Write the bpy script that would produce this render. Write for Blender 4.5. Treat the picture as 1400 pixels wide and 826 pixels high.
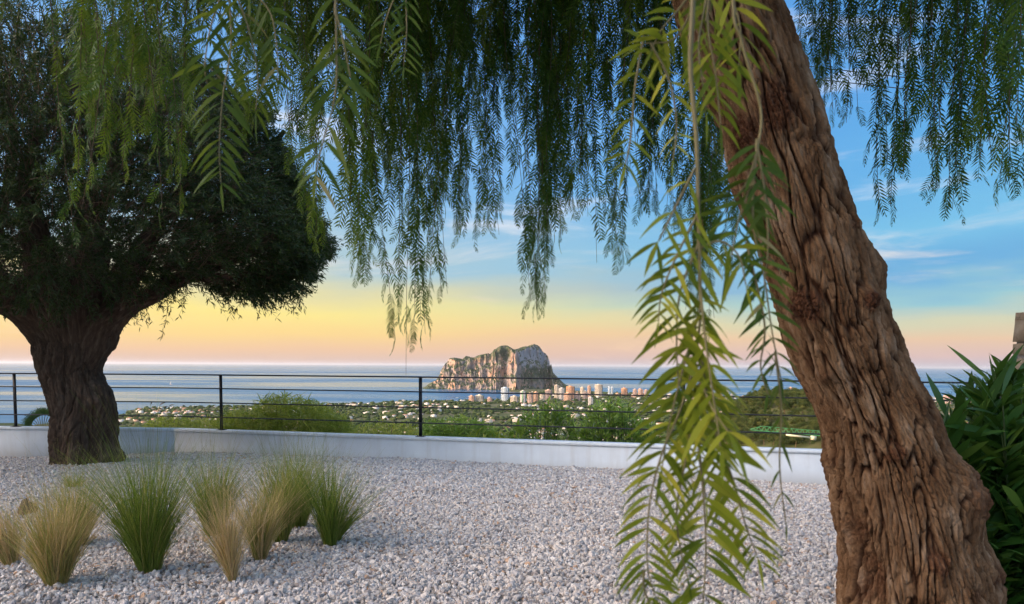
import bpy, math, random
import numpy as np
from mathutils import Matrix, Vector
R = math.radians
rng = np.random.default_rng(7)
random.seed(7)
scene = bpy.context.scene
for o in list(bpy.data.objects): bpy.data.objects.remove(o)
COL = scene.collection

# ---------------------------------------------------------------- camera
F = 1010.0; W0 = 1400.0; H0 = 826.0
PITCH = -3.5; ROLL = 0.32; CAMZ = 1.55
YP = 499.3 + F * math.tan(R(3.5))                     # principal row of the lens
cam_d = bpy.data.cameras.new('camera'); cam = bpy.data.objects.new('camera', cam_d); COL.objects.link(cam)
cam_d.sensor_width = 36; cam_d.lens = 36 * F / W0
cam_d.shift_y = (YP - H0 / 2) / W0
cam_d.clip_start = 0.05; cam_d.clip_end = 400000
cam.matrix_world = Matrix.Translation((0, 0, CAMZ)) @ Matrix.Rotation(R(90 + PITCH), 4, 'X') @ Matrix.Rotation(R(ROLL), 4, 'Z')
cam_d.dof.use_dof = True; cam_d.dof.focus_distance = 9.0; cam_d.dof.aperture_fstop = 9.0
scene.camera = cam
CM = np.array(cam.matrix_world)[:3, :3]

# ---------------------------------------------------------------- sky, sun, exposure
SUN_AZ = -101.0; SUN_EL = 6.0                          # degrees, azimuth from +Y towards +X
world = bpy.data.worlds.new('World'); scene.world = world; world.use_nodes = True
nt = world.node_tree; N = nt.nodes; L = nt.links
for n in list(N): N.remove(n)
def srgb(c):
    return tuple(((v / 255) / 12.92 if v / 255 <= 0.04045 else ((v / 255 + 0.055) / 1.055) ** 2.4) for v in c) + (1,)
out = N.new('ShaderNodeOutputWorld'); bg = N.new('ShaderNodeBackground'); L.new(bg.outputs[0], out.inputs[0])
bg.inputs[1].default_value = 0.1
sky = N.new('ShaderNodeTexSky'); sky.sky_type = 'NISHITA'; sky.sun_disc = False
sky.sun_elevation = R(SUN_EL); sky.sun_rotation = R(SUN_AZ); sky.altitude = 160
tc = N.new('ShaderNodeTexCoord'); sep = N.new('ShaderNodeSeparateXYZ'); L.new(tc.outputs['Generated'], sep.inputs[0])
def wramp(stops):
    r = N.new('ShaderNodeValToRGB'); e = r.color_ramp.elements
    while len(e) < len(stops): e.new(0.5)
    for i, (p, c) in enumerate(stops): e[i].position = p; e[i].color = srgb(c)
    return r
rl = wramp([(0.0, (212, 180, 172)), (.018, (238, 196, 158)), (.04, (248, 212, 140)), (.075, (250, 228, 138)), (.105, (225, 216, 165)),
            (.14, (172, 198, 208)), (.22, (138, 188, 232)), (.42, (112, 172, 236)), (.62, (178, 196, 224)), (1, (188, 200, 222))])
rr = wramp([(0.0, (190, 180, 196)), (.012, (214, 184, 182)), (.035, (226, 192, 164)), (.058, (206, 204, 176)), (.078, (142, 192, 206)),
            (.1, (96, 166, 216)), (.15, (112, 186, 226)), (.25, (88, 164, 226)), (.42, (84, 154, 224)), (.62, (172, 192, 222)), (1, (188, 200, 222))])
# gentle warp of the gradient so that its bands are uneven
wmap = N.new('ShaderNodeMapping'); wmap.inputs['Scale'].default_value = (1.6, 1.6, 9); L.new(tc.outputs['Generated'], wmap.inputs[0])
wno = N.new('ShaderNodeTexNoise'); wno.inputs['Scale'].default_value = 1.3; wno.inputs['Detail'].default_value = 5; L.new(wmap.outputs[0], wno.inputs[0])
def wmath(op, a, b, clamp=False):
    m = N.new('ShaderNodeMath'); m.operation = op; m.use_clamp = clamp
    for i, v in enumerate((a, b)):
        if isinstance(v, (int, float)): m.inputs[i].default_value = v
        else: L.new(v, m.inputs[i])
    return m.outputs[0]
zabs = wmath('MAXIMUM', sep.outputs[2], 0.0)
wz = wmath('ADD', zabs, wmath('MULTIPLY', wmath('MULTIPLY', wmath('SUBTRACT', wno.outputs[0], 0.5), 1.5), wmath('MINIMUM', zabs, 0.12)))
L.new(wz, rl.inputs[0]); L.new(wz, rr.inputs[0])
mr = N.new('ShaderNodeMapRange'); mr.interpolation_type = 'SMOOTHSTEP'
mr.inputs[1].default_value = -0.35; mr.inputs[2].default_value = 0.5; L.new(sep.outputs[0], mr.inputs[0])
mixs = N.new('ShaderNodeMix'); mixs.data_type = 'RGBA'; L.new(mr.outputs[0], mixs.inputs[0]); L.new(rl.outputs[0], mixs.inputs[6]); L.new(rr.outputs[0], mixs.inputs[7])
# streaked cloud
cmap = N.new('ShaderNodeMapping'); cmap.inputs['Scale'].default_value = (2.2, 2.2, 13); cmap.inputs['Rotation'].default_value = (R(4), R(5), 0); cmap.inputs['Location'].default_value = (3.1, .4, 1.7)
L.new(tc.outputs['Generated'], cmap.inputs[0])
cno = N.new('ShaderNodeTexNoise'); cno.inputs['Scale'].default_value = 1.5; cno.inputs['Detail'].default_value = 8; cno.inputs['Roughness'].default_value = .58; cno.inputs['Distortion'].default_value = .5
L.new(cmap.outputs[0], cno.inputs[0])
cr = N.new('ShaderNodeMapRange'); cr.interpolation_type = 'SMOOTHSTEP'; cr.inputs[1].default_value = .5; cr.inputs[2].default_value = .74; cr.inputs[4].default_value = .75; L.new(cno.outputs[0], cr.inputs[0])
ccol = N.new('ShaderNodeMix'); ccol.data_type = 'RGBA'
cf = N.new('ShaderNodeMapRange'); cf.inputs[1].default_value = .03; cf.inputs[2].default_value = .2; L.new(sep.outputs[2], cf.inputs[0]); L.new(cf.outputs[0], ccol.inputs[0])
ccol.inputs[6].default_value = srgb((250, 214, 178)); ccol.inputs[7].default_value = srgb((232, 236, 246))
mixc = N.new('ShaderNodeMix'); mixc.data_type = 'RGBA'; L.new(cr.outputs[0], mixc.inputs[0]); L.new(mixs.outputs[2], mixc.inputs[6]); L.new(ccol.outputs[2], mixc.inputs[7])
# sky gain added out of view, overhead, behind and left, as fill light
def wmr(src, a, b, t0=0., t1=1.):
    m = N.new('ShaderNodeMapRange'); m.interpolation_type = 'SMOOTHSTEP'
    for i, v in enumerate((a, b, t0, t1)): m.inputs[i + 1].default_value = v
    L.new(src, m.inputs[0]); return m.outputs[0]
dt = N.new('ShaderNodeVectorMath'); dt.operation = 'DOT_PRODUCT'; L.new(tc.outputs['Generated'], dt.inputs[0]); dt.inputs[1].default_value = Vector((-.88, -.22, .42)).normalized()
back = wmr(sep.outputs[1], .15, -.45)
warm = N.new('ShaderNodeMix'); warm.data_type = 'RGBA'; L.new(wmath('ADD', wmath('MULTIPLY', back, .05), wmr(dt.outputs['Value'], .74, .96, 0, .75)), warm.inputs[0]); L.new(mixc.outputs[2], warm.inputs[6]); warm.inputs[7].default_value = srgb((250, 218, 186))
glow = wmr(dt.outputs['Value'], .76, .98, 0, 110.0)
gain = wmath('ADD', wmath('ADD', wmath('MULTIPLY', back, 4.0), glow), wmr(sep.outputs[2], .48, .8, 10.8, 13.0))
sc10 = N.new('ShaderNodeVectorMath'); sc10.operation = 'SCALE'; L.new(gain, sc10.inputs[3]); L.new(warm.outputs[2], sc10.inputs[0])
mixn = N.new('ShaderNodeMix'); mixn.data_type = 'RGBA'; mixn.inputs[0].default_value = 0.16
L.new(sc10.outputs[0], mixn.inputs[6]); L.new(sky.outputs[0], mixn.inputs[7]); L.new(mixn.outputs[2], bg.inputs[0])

sd = bpy.data.lights.new('sun', 'SUN'); sd.energy = 4.4; sd.angle = R(0.6); sd.color = (1.0, 0.62, 0.36)
sun = bpy.data.objects.new('sun', sd); COL.objects.link(sun)
sdir = Vector((math.sin(R(SUN_AZ)) * math.cos(R(SUN_EL)), math.cos(R(SUN_AZ)) * math.cos(R(SUN_EL)), math.sin(R(SUN_EL))))
sun.rotation_euler = sdir.to_track_quat('Z', 'Y').to_euler(); sun.location = (-8, -4, 9)
scene.view_settings.view_transform = 'Standard'; scene.view_settings.look = 'None'
scene.view_settings.exposure = 0.16; scene.view_settings.gamma = 1.0; scene.view_settings.use_curve_mapping = False
scene.render.engine = 'CYCLES'
scene.cycles.use_denoising = True; scene.cycles.max_bounces = 7; scene.cycles.transparent_max_bounces = 8
scene.cycles.sample_clamp_indirect = 6; scene.cycles.volume_bounces = 0

# ---------------------------------------------------------------- helpers
def P(x, y, d):
    """point in the world seen at photo column x, row y, at forward distance d"""
    r = CM @ np.array([(x - W0 / 2) / F, -(y - YP) / F, -1.0])
    return np.array([0, 0, CAMZ]) + r * (d / r[1])
def PZ(x, y, z):
    r = CM @ np.array([(x - W0 / 2) / F, -(y - YP) / F, -1.0])
    return np.array([0, 0, CAMZ]) + r * ((z - CAMZ) / r[2])
_perm = np.random.default_rng(3).permutation(4096)
_g = np.random.default_rng(4).normal(size=(4096, 3)); _g /= np.linalg.norm(_g, axis=1)[:, None]
def pn(p, seed=0):
    p = np.asarray(p, float); i = np.floor(p).astype(int); f = p - i
    u = f * f * f * (f * (f * 6 - 15) + 10); res = 0
    for dx in (0, 1):
        wx = u[..., 0] if dx else 1 - u[..., 0]
        for dy in (0, 1):
            wy = u[..., 1] if dy else 1 - u[..., 1]
            for dz in (0, 1):
                wz_ = u[..., 2] if dz else 1 - u[..., 2]
                h = _perm[(_perm[(_perm[(i[..., 0] + dx + seed * 17) & 4095] + i[..., 1] + dy) & 4095] + i[..., 2] + dz) & 4095]
                g = _g[h]
                res = res + wx * wy * wz_ * (g[..., 0] * (f[..., 0] - dx) + g[..., 1] * (f[..., 1] - dy) + g[..., 2] * (f[..., 2] - dz))
    return res * 1.5
def fbm(p, o=4, seed=0, rough=.5):
    a = 1; s = 0; p = np.asarray(p, float)
    for k in range(o): s = s + a * pn(p * 2 ** k, seed + k); a *= rough
    return s
def sm(a, b, x):
    t = np.clip((x - a) / (b - a), 0, 1); return t * t * (3 - 2 * t)

def mesh(name, V, Fc, mats=(), attrs=None, smooth=False, midx=None):
    V = np.asarray(V, np.float32); Fc = np.asarray(Fc, np.int32)
    me = bpy.data.meshes.new(name); k = Fc.shape[1]; n = len(Fc)
    me.vertices.add(len(V)); me.vertices.foreach_set('co', V.ravel())
    me.loops.add(n * k); me.loops.foreach_set('vertex_index', Fc.ravel())
    me.polygons.add(n); me.polygons.foreach_set('loop_start', np.arange(n, dtype=np.int32) * k); me.polygons.foreach_set('loop_total', np.full(n, k, np.int32))
    if smooth: me.polygons.foreach_set('use_smooth', np.ones(n, bool))
    for m in (mats if isinstance(mats, (list, tuple)) else [mats]): me.materials.append(m)
    if midx is not None: me.polygons.foreach_set('material_index', np.asarray(midx, np.int32))
    me.update(calc_edges=True)
    for an, av in (attrs or {}).items():
        av = np.asarray(av, np.float32)
        if av.ndim == 1: a = me.attributes.new(an, 'FLOAT', 'POINT'); a.data.foreach_set('value', av)
        else: a = me.attributes.new(an, 'FLOAT_VECTOR', 'POINT'); a.data.foreach_set('vector', av.ravel())
    return me
def obj(name, me, parent=None, loc=None):
    o = bpy.data.objects.new(name, me); COL.objects.link(o)
    if parent is not None: o.parent = parent
    if loc is not None: o.location = loc
    return o
def local(V, root): return np.asarray(V) - np.array(root.location)
def tag(o, label=None, cat=None, group=None, kind=None):
    if label: o['label'] = label
    if cat: o['category'] = cat
    if group: o['group'] = group
    if kind: o['kind'] = kind
    return o
def empty(name, loc, label, cat, group=None):
    o = bpy.data.objects.new(name, None); COL.objects.link(o); o.location = tuple(loc); o.empty_display_size = .1
    return tag(o, label, cat, group)
def copy_tree(o, parent=None):
    c = o.copy(); COL.objects.link(c); c.parent = parent
    for ch in o.children: copy_tree(ch, c)
    return c
BOXF = np.array([[0, 3, 2, 1], [4, 5, 6, 7], [0, 1, 5, 4], [1, 2, 6, 5], [2, 3, 7, 6], [3, 0, 4, 7]])
class MB:
    def __init__(s): s.V = []; s.F = []; s.M = []; s.n = 0
    def add(s, V, Fc, m=0):
        s.V.append(np.asarray(V, float)); s.F.append(np.asarray(Fc) + s.n); s.M += [m] * len(Fc); s.n += len(V)
    def box(s, x0, x1, y0, y1, z0, z1, m=0):
        s.add([(x0, y0, z0), (x1, y0, z0), (x1, y1, z0), (x0, y1, z0), (x0, y0, z1), (x1, y0, z1), (x1, y1, z1), (x0, y1, z1)], BOXF, m)
    def bar(s, a, b, w, h, up=(0, 0, 1), m=0):
        a = np.array(a, float); b = np.array(b, float); t = b - a; t /= np.linalg.norm(t)
        u = np.cross(t, up); u /= np.linalg.norm(u); v = np.cross(u, t)
        V = [p + u * sx * w / 2 + v * sz * h / 2 for p in (a, b) for sx, sz in ((-1, -1), (1, -1), (1, 1), (-1, 1))]
        s.add(V, [[0, 1, 2, 3], [7, 6, 5, 4], [0, 4, 5, 1], [1, 5, 6, 2], [2, 6, 7, 3], [3, 7, 4, 0]], m)
    def build(s, name, mats, parent=None, smooth=False):
        me = mesh(name, np.concatenate(s.V), np.concatenate(s.F), mats, midx=s.M, smooth=smooth)
        return obj(name, me, parent)

def tubes(paths, k=4):
    """paths: list of (pts(N,3), radii(N)) -> verts, quads, vertex s-coordinate"""
    Vs = []; Fs = []; n = 0
    for pts, rad in paths:
        pts = np.asarray(pts, float); m = len(pts); rad = np.broadcast_to(rad, (m,))
        t = np.gradient(pts, axis=0); t /= np.linalg.norm(t, axis=1)[:, None] + 1e-9
        ref = np.array([0, 1, 0.]) if abs(t[0][1]) < .9 else np.array([1., 0, 0])
        u = np.cross(t, ref); u /= np.linalg.norm(u, axis=1)[:, None] + 1e-9; v = np.cross(t, u)
        a = np.arange(k) / k * 2 * np.pi
        ring = pts[:, None] + rad[:, None, None] * (np.cos(a)[None, :, None] * u[:, None] + np.sin(a)[None, :, None] * v[:, None])
        Vs.append(ring.reshape(-1, 3)); i = np.arange(m - 1)[:, None] * k; j = np.arange(k)[None]; j2 = (j + 1) % k
        Fs.append(np.stack([i + j, i + j2, i + k + j2, i + k + j], -1).reshape(-1, 4) + n); n += m * k
    return np.concatenate(Vs), np.concatenate(Fs)
def unit(v): return v / (np.linalg.norm(v, axis=-1, keepdims=True) + 1e-9)
def spline(pts, n):
    pts = np.asarray(pts, float); k = len(pts); q = np.vstack([2 * pts[0] - pts[1], pts, 2 * pts[-1] - pts[-2]])
    t = np.linspace(0, k - 1 - 1e-6, n); i = t.astype(int); f = (t - i)[:, None]
    a, b, c, d = q[i], q[i + 1], q[i + 2], q[i + 3]
    return .5 * ((2 * b) + (c - a) * f + (2 * a - 5 * b + 4 * c - d) * f ** 2 + (3 * b - a - 3 * c + d) * f ** 3)
def strips(base, d, ln, wd, droop=0., K=3, prof=None, side=None, curl=None, down=(0, 0, -1), r=rng):
    """N curved leaf/blade strips"""
    N_ = len(base); ln = np.broadcast_to(ln, (N_,)); wd = np.broadcast_to(wd, (N_,)); droop = np.broadcast_to(droop, (N_,))
    d = unit(d)
    if side is None: side = unit(np.cross(d, r.normal(size=(N_, 3))))
    t = np.linspace(0, 1, K + 1)
    pr = np.sin(np.pi * np.clip(.06 + .9 * t, 0, 1)) if prof is None else np.asarray(prof)
    c = base[:, None] + d[:, None] * (ln[:, None] * t)[..., None] + np.array(down)[None, None] * (ln[:, None] * droop[:, None] * t ** 2)[..., None]
    if curl is not None: c = c + curl[:, None] * (ln[:, None] * t ** 2)[..., None]
    w = side[:, None] * (wd[:, None] * pr / 2)[..., None]
    V = np.stack([c - w, c + w], 2).reshape(-1, 3)
    i = np.arange(N_)[:, None] * 2 * (K + 1) + np.arange(K)[None] * 2
    Fc = np.stack([i, i + 1, i + 3, i + 2], -1).reshape(-1, 4)
    return V, Fc
def rep(a, K): return np.repeat(a, 2 * (K + 1))
def randdir(n, r=rng): return unit(r.normal(size=(n, 3)))

# ---------------------------------------------------------------- materials
class NM:
    def __init__(s, name):
        s.m = bpy.data.materials.new(name); s.m.use_nodes = True; s.t = s.m.node_tree; s.N = s.t.nodes; s.L = s.t.links
        s.b = s.N['Principled BSDF']; s.o = s.N['Material Output']
    def n(s, t, **kw):
        x = s.N.new(t)
        for k, v in kw.items(): setattr(x, k, v)
        return x
    def noise(s, scale, detail=4, rough=.5, vec=None, sc=None, dist=0):
        x = s.n('ShaderNodeTexNoise'); x.inputs['Scale'].default_value = scale; x.inputs['Detail'].default_value = detail; x.inputs['Roughness'].default_value = rough; x.inputs['Distortion'].default_value = dist
        if vec is None: vec = s.n('ShaderNodeTexCoord').outputs['Object']
        if sc is not None:
            mp = s.n('ShaderNodeMapping'); mp.inputs['Scale'].default_value = sc; s.L.new(vec, mp.inputs[0]); vec = mp.outputs[0]
        s.L.new(vec, x.inputs[0]); return x.outputs[0]
    def ramp(s, src, stops, interp='LINEAR'):
        r = s.n('ShaderNodeValToRGB'); r.color_ramp.interpolation = interp; e = r.color_ramp.elements
        while len(e) < len(stops): e.new(.5)
        for i, (p, c) in enumerate(stops): e[i].position = p; e[i].color = tuple(c) + (1,)
        s.L.new(src, r.inputs[0]); return r.outputs[0]
    def mix(s, f, a, b, blend='MIX'):
        m = s.n('ShaderNodeMix', data_type='RGBA', blend_type=blend)
        for i, v in ((0, f), (6, a), (7, b)):
            if hasattr(v, 'is_linked') or hasattr(v, 'node'): s.L.new(v, m.inputs[i])
            elif i: m.inputs[i].default_value = tuple(v) + (1,)
            else: m.inputs[i].default_value = v
        return m.outputs[2]
    def math(s, op, a, b=0., clamp=False):
        m = s.n('ShaderNodeMath', operation=op, use_clamp=clamp)
        for i, v in enumerate((a, b)):
            if hasattr(v, 'node'): s.L.new(v, m.inputs[i])
            else: m.inputs[i].default_value = v
        return m.outputs[0]
    def attr(s, name, fac=True, typ='GEOMETRY'):
        a = s.n('ShaderNodeAttribute', attribute_name=name, attribute_type=typ); return a.outputs['Fac' if fac else 'Vector']
    def bump(s, h, strength=.3, dist=.01):
        b = s.n('ShaderNodeBump'); b.inputs['Strength'].default_value = strength; b.inputs['Distance'].default_value = dist
        s.L.new(h, b.inputs['Height']); s.L.new(b.outputs[0], s.b.inputs['Normal'])
    def col(s, c):
        if hasattr(c, 'node'): s.L.new(c, s.b.inputs['Base Color'])
        else: s.b.inputs['Base Color'].default_value = tuple(c) + (1,)
    def set(s, rough=.7, spec=None, metal=None):
        s.b.inputs['Roughness'].default_value = rough
        if spec is not None: s.b.inputs['Specular IOR Level'].default_value = spec
        if metal is not None: s.b.inputs['Metallic'].default_value = metal
    def leafy(s, tr=.3, tint=.5):
        """leaf: part of the light passes through the blade"""
        c = s.b.inputs['Base Color'].links[0].from_socket
        t = s.n('ShaderNodeBsdfTranslucent'); g = s.mix(tint, c, (.32, .42, .05), 'MIX'); s.L.new(g, t.inputs[0])
        mx = s.n('ShaderNodeMixShader'); mx.inputs[0].default_value = tr
        s.L.new(s.b.outputs[0], mx.inputs[1]); s.L.new(t.outputs[0], mx.inputs[2]); s.L.new(mx.outputs[0], s.o.inputs[0])
def leafmat(name, stops, rough=.45, tr=.25, spec=.4, back=None, tint=.5):
    m = NM(name); m.set(rough, spec); c = m.ramp(m.attr('rnd'), stops)
    if back is not None:
        g = m.n('ShaderNodeNewGeometry'); c = m.mix(g.outputs['Backfacing'], c, back)
    m.col(c); m.leafy(tr, tint); return m.m
def plain(name, c, rough=.7, metal=0, spec=.5, var=.15, scale=8.):
    m = NM(name); m.set(rough, spec, metal); n = m.noise(scale)
    m.col(m.ramp(n, [(.3, [v * (1 - var) for v in c]), (.7, [min(1, v * (1 + var)) for v in c])])); return m.m

M = {}
M['pepper'] = leafmat('pepper_leaf', [(0, (.014, .048, .008)), (.35, (.028, .08, .010)), (.7, (.085, .15, .014)), (.93, (.15, .19, .03)), (1, (.30, .24, .08))], .5, .25, .15)
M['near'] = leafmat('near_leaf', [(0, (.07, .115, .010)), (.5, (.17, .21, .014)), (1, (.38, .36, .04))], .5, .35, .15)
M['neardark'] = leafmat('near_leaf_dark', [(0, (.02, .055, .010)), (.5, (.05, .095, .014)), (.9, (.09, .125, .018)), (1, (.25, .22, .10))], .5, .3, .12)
M['olive'] = leafmat('olive_leaf', [(0, (.010, .028, .006)), (.5, (.022, .050, .010)), (.85, (.05, .085, .018)), (1, (.13, .13, .04))], .5, .1, .2, back=(.04, .06, .03))
M['twig'] = plain('twig_bark', (.10, .065, .035), .8)
M['stem'] = plain('green_stem', (.15, .125, .045), .6); M['dstem'] = plain('dark_green_stem', (.05, .08, .02), .6)
M['grass'] = leafmat('feather_grass', [(0, (.07, .13, .014)), (.3, (.17, .25, .03)), (.6, (.26, .28, .06)), (.8, (.46, .35, .14)), (1, (.60, .44, .23))], .55, .3, tint=.0)
M['willow'] = leafmat('willowy_leaf', [(0, (.11, .16, .015)), (.5, (.28, .33, .03)), (1, (.50, .46, .08))], .5, .3)
M['oleander'] = leafmat('oleander_leaf', [(0, (.024, .08, .014)), (.6, (.05, .14, .02)), (1, (.12, .21, .03))], .5, .15, .25)
M['shrub'] = leafmat('shrub_leaf', [(0, (.08, .17, .03)), (.5, (.20, .32, .04)), (1, (.42, .50, .09))], .45, .3)
M['palm'] = leafmat('palm_leaf', [(0, (.02, .06, .02)), (1, (.06, .11, .03))], .4, .15)
M['pine'] = leafmat('pine_needles', [(0, (.022, .045, .012)), (.5, (.05, .075, .018)), (1, (.13, .13, .03))], .7, .2)
M['metal'] = plain('dark_painted_metal', (.018, .018, .022), .42, .3, .5, .2, 3)
# bark of the pepper tree: outer plates grey brown, inner bark redder and darker with depth, old pruning scars rust brown
m = NM('pepper_bark'); m.set(.9, .2)
bk = m.attr('bk', False); hh = m.attr('h'); sc_ = m.attr('scar')
n1 = m.noise(16, 8, .65, bk, (1, 1, .28)); n2 = m.noise(4, 4, .5, bk); n3 = m.noise(90, 5, .65, bk, (1, 1, .5))
plate = m.ramp(n1, [(.32, (.055, .026, .012)), (.45, (.15, .085, .043)), (.57, (.26, .165, .095)), (.72, (.46, .35, .245))])
plate = m.mix(m.math('MULTIPLY', n2, .45), plate, (.17, .085, .04))
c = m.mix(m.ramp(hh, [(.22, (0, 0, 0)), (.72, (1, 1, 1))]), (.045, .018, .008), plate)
c = m.mix(sc_, c, m.ramp(n3, [(.3, (.035, .014, .008)), (.55, (.105, .045, .022)), (.8, (.24, .14, .085))]))
m.col(c)
n4 = m.noise(46, 6, .7, bk, (1, 1, .22)); m.bump(m.math('ADD', m.math('ADD', m.math('MULTIPLY', n1, 1.0), m.math('MULTIPLY', n4, 1.2)), m.math('MULTIPLY', n3, .7)), 1.0, .016); M['bark'] = m.m
m = NM('olive_bark'); m.set(.92, .15)
bk = m.attr('bk', False); n1 = m.noise(22, 8, .65, bk, (1, 1, .2)); n2 = m.noise(3, 3, .5, bk)
c = m.ramp(n1, [(.3, (.03, .02, .014)), (.52, (.075, .052, .037)), (.72, (.17, .13, .10))])
m.col(m.mix(m.math('MULTIPLY', n2, .5), c, (.07, .045, .03))); m.bump(n1, 1., .03); M['obark'] = m.m
# plaster
m = NM('white_plaster'); m.set(.85, .2); n = m.noise(2.2, 6, .6); n2 = m.noise(60, 3)
c = m.ramp(n, [(.3, (.58, .64, .69)), (.7, (.68, .75, .80))])
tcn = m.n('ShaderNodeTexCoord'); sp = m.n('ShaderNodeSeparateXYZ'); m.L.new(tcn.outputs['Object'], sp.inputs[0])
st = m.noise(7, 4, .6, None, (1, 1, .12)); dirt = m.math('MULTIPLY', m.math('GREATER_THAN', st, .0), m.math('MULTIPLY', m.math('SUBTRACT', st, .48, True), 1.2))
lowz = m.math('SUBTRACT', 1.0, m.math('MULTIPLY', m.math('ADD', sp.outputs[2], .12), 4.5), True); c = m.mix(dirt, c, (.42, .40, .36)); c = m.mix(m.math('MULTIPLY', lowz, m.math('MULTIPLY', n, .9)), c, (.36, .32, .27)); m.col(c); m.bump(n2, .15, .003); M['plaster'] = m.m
m = NM('gravel_bed'); m.set(.95, .1); n = m.noise(40, 5, .7); m.col(m.ramp(n, [(.3, (.16, .14, .12)), (.7, (.42, .39, .36))])); m.bump(n, .8, .02); M['bed'] = m.m
m = NM('crushed_stone'); m.set(.8, .25)
oi = m.n('ShaderNodeObjectInfo'); n = m.noise(1.6, 3)
c = m.ramp(oi.outputs['Random'], [(0, (.64, .60, .56)), (.22, (.46, .45, .46)), (.45, (.58, .53, .48)), (.6, (.38, .37, .37)), (.74, (.70, .68, .66)), (.84, (.42, .36, .31)), (.92, (.27, .25, .25)), (.97, (.46, .30, .19))], 'CONSTANT')
m.col(m.mix(m.math('MULTIPLY', n, .4), c, (.42, .40, .39))); M['stone'] = m.m
m = NM('rough_stone'); m.set(.9, .2); n = m.noise(5, 7, .65); n2 = m.noise(35, 5, .6)
m.col(m.ramp(n, [(.3, (.22, .16, .105)), (.5, (.36, .27, .18)), (.7, (.50, .40, .29))])); m.bump(n2, .7, .02); M['masonry'] = m.m
m = NM('sea_water'); m.b.inputs['Base Color'].default_value = (.011, .10, .215, 1); m.b.inputs['IOR'].default_value = 1.33
g = m.n('ShaderNodeNewGeometry')
w1 = m.noise(.0009, 5, .55, g.outputs['Position'], (.25, 1, 1), .6)
m.L.new(m.ramp(w1, [(.42, (.16, .16, .16)), (.62, (.42, .42, .42))]), m.b.inputs['Roughness'])
w2 = m.noise(.05, 4, .6, g.outputs['Position'], (.6, 1, 1)); m.bump(w2, .55, 2.2); M['sea'] = m.m
m = NM('hillside_ground'); m.set(.95, .1); g = m.n('ShaderNodeNewGeometry'); n = m.noise(.02, 6, .6, g.outputs['Position']); n2 = m.noise(.3, 4, .6, g.outputs['Position'])
c = m.ramp(n, [(.3, (.045, .065, .025)), (.5, (.09, .10, .045)), (.66, (.20, .16, .10)), (.8, (.30, .24, .17))]); m.col(m.mix(m.math('MULTIPLY', n2, .5), c, (.06, .08, .03))); M['land'] = m.m
m = NM('limestone_crag'); m.set(.95, .1); g = m.n('ShaderNodeNewGeometry'); pos = g.outputs['Position']
n = m.noise(.012, 7, .62, pos, (1, 1, .7)); n2 = m.noise(.05, 5, .6, pos)
c = m.ramp(n, [(.3, (.17, .155, .15)), (.46, (.27, .23, .21)), (.58, (.44, .28, .20)), (.74, (.58, .31, .18))])
sp = m.n('ShaderNodeSeparateXYZ'); m.L.new(g.outputs['Normal'], sp.inputs[0])
v = m.math('ADD', sp.outputs[2], m.math('MULTIPLY', m.math('SUBTRACT', n2, .5), 1.6))
vg = m.ramp(v, [(.36, (0, 0, 0)), (.52, (1, 1, 1))]); c = m.mix(m.attr('zone'), c, m.ramp(n, [(.3, (.22, .22, .24)), (.6, (.36, .35, .36))])); vg2 = m.math('MAXIMUM', vg, m.math('MULTIPLY', m.attr('scrub'), m.ramp(n2, [(.32, (0, 0, 0)), (.46, (1, 1, 1))]))); m.col(m.mix(vg2, c, (.065, .085, .042))); m.bump(n2, .6, 12); M['crag'] = m.m
m = NM('town_trees'); m.set(.9, .1); g = m.n('ShaderNodeNewGeometry'); n = m.noise(.06, 5, .65, g.outputs['Position'])
m.col(m.ramp(n, [(.3, (.022, .042, .015)), (.5, (.045, .07, .022)), (.7, (.09, .11, .035))])); M['wood'] = m.m
M['win'] = plain('window_glass', (.10, .13, .16), .25, 0, .6)
def wallm(name, c): return plain(name, c, .8, 0, .2, .06, .05)
for k, c in dict(white=(.62, .60, .57), cream=(.66, .58, .46), peach=(.66, .42, .29), rose=(.60, .42, .34), orange=(.68, .36, .19), blueish=(.58, .68, .76), grey=(.5, .5, .5)).items(): M[k] = wallm('wall_paint_' + k, c)
M['tile'] = plain('terracotta_tile', (.40, .19, .11), .85, 0, .2, .2, .5)
M['craneg'] = plain('green_crane_paint', (.07, .27, .09), .5, 0, .5, .1)
M['cranew'] = plain('pale_crane_paint', (.62, .60, .42), .5, 0, .5, .1)
M['dead'] = leafmat('dead_leaf', [(0, (.16, .08, .035)), (1, (.36, .2, .1))], .8, .1)

# ================================================================= SETTING
def gz(x, y):
    """height of the gravel bed"""
    x = np.asarray(x, float); y = np.asarray(y, float)
    z = -.02 + .0 * x
    z = z - .17 * sm(-4.0, -9.5, x) * sm(8, 13, y) - .10 * sm(1., 5., x) * sm(7, 10, y)
    z = z + .10 * np.exp(-((x + 6.6) ** 2 / 2.2 + (y - 11.1) ** 2 / 1.5)) + .07 * np.exp(-((x + 2.6) ** 2 / 4 + (y - 10.3) ** 2 / 2.5)) + .05 * np.exp(-((x + 2.6) ** 2 / 3 + (y - 6.2) ** 2 / 1.5))
    return z + .018 * pn(np.stack([x * .9, y * .9, 0 * x], -1), 5) + .012 * pn(np.stack([x * 2.6, y * 2.6, 0 * x], -1), 6)
def G(x, y):
    z = 0.
    for _ in range(6): p = PZ(x, y, z); z = float(gz(p[0], p[1]))
    return p
WZ = .37; WT = .30
wa, wb, wc = PZ(-260, 581.5, WZ), PZ(238, 587, WZ), PZ(1130, 617, WZ)
wd_ = wb + (wc - wb) * 1.75
wa[2] = wb[2] = wc[2] = wd_[2] = WZ
def seg_n(a, b): t = unit((b - a)[:2]); return np.array([-t[1], t[0], 0])
n1_, n2_ = seg_n(wa, wb), seg_n(wb, wd_)
nm = unit((n1_ + n2_)); nm = nm / np.dot(nm, n1_)
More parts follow.
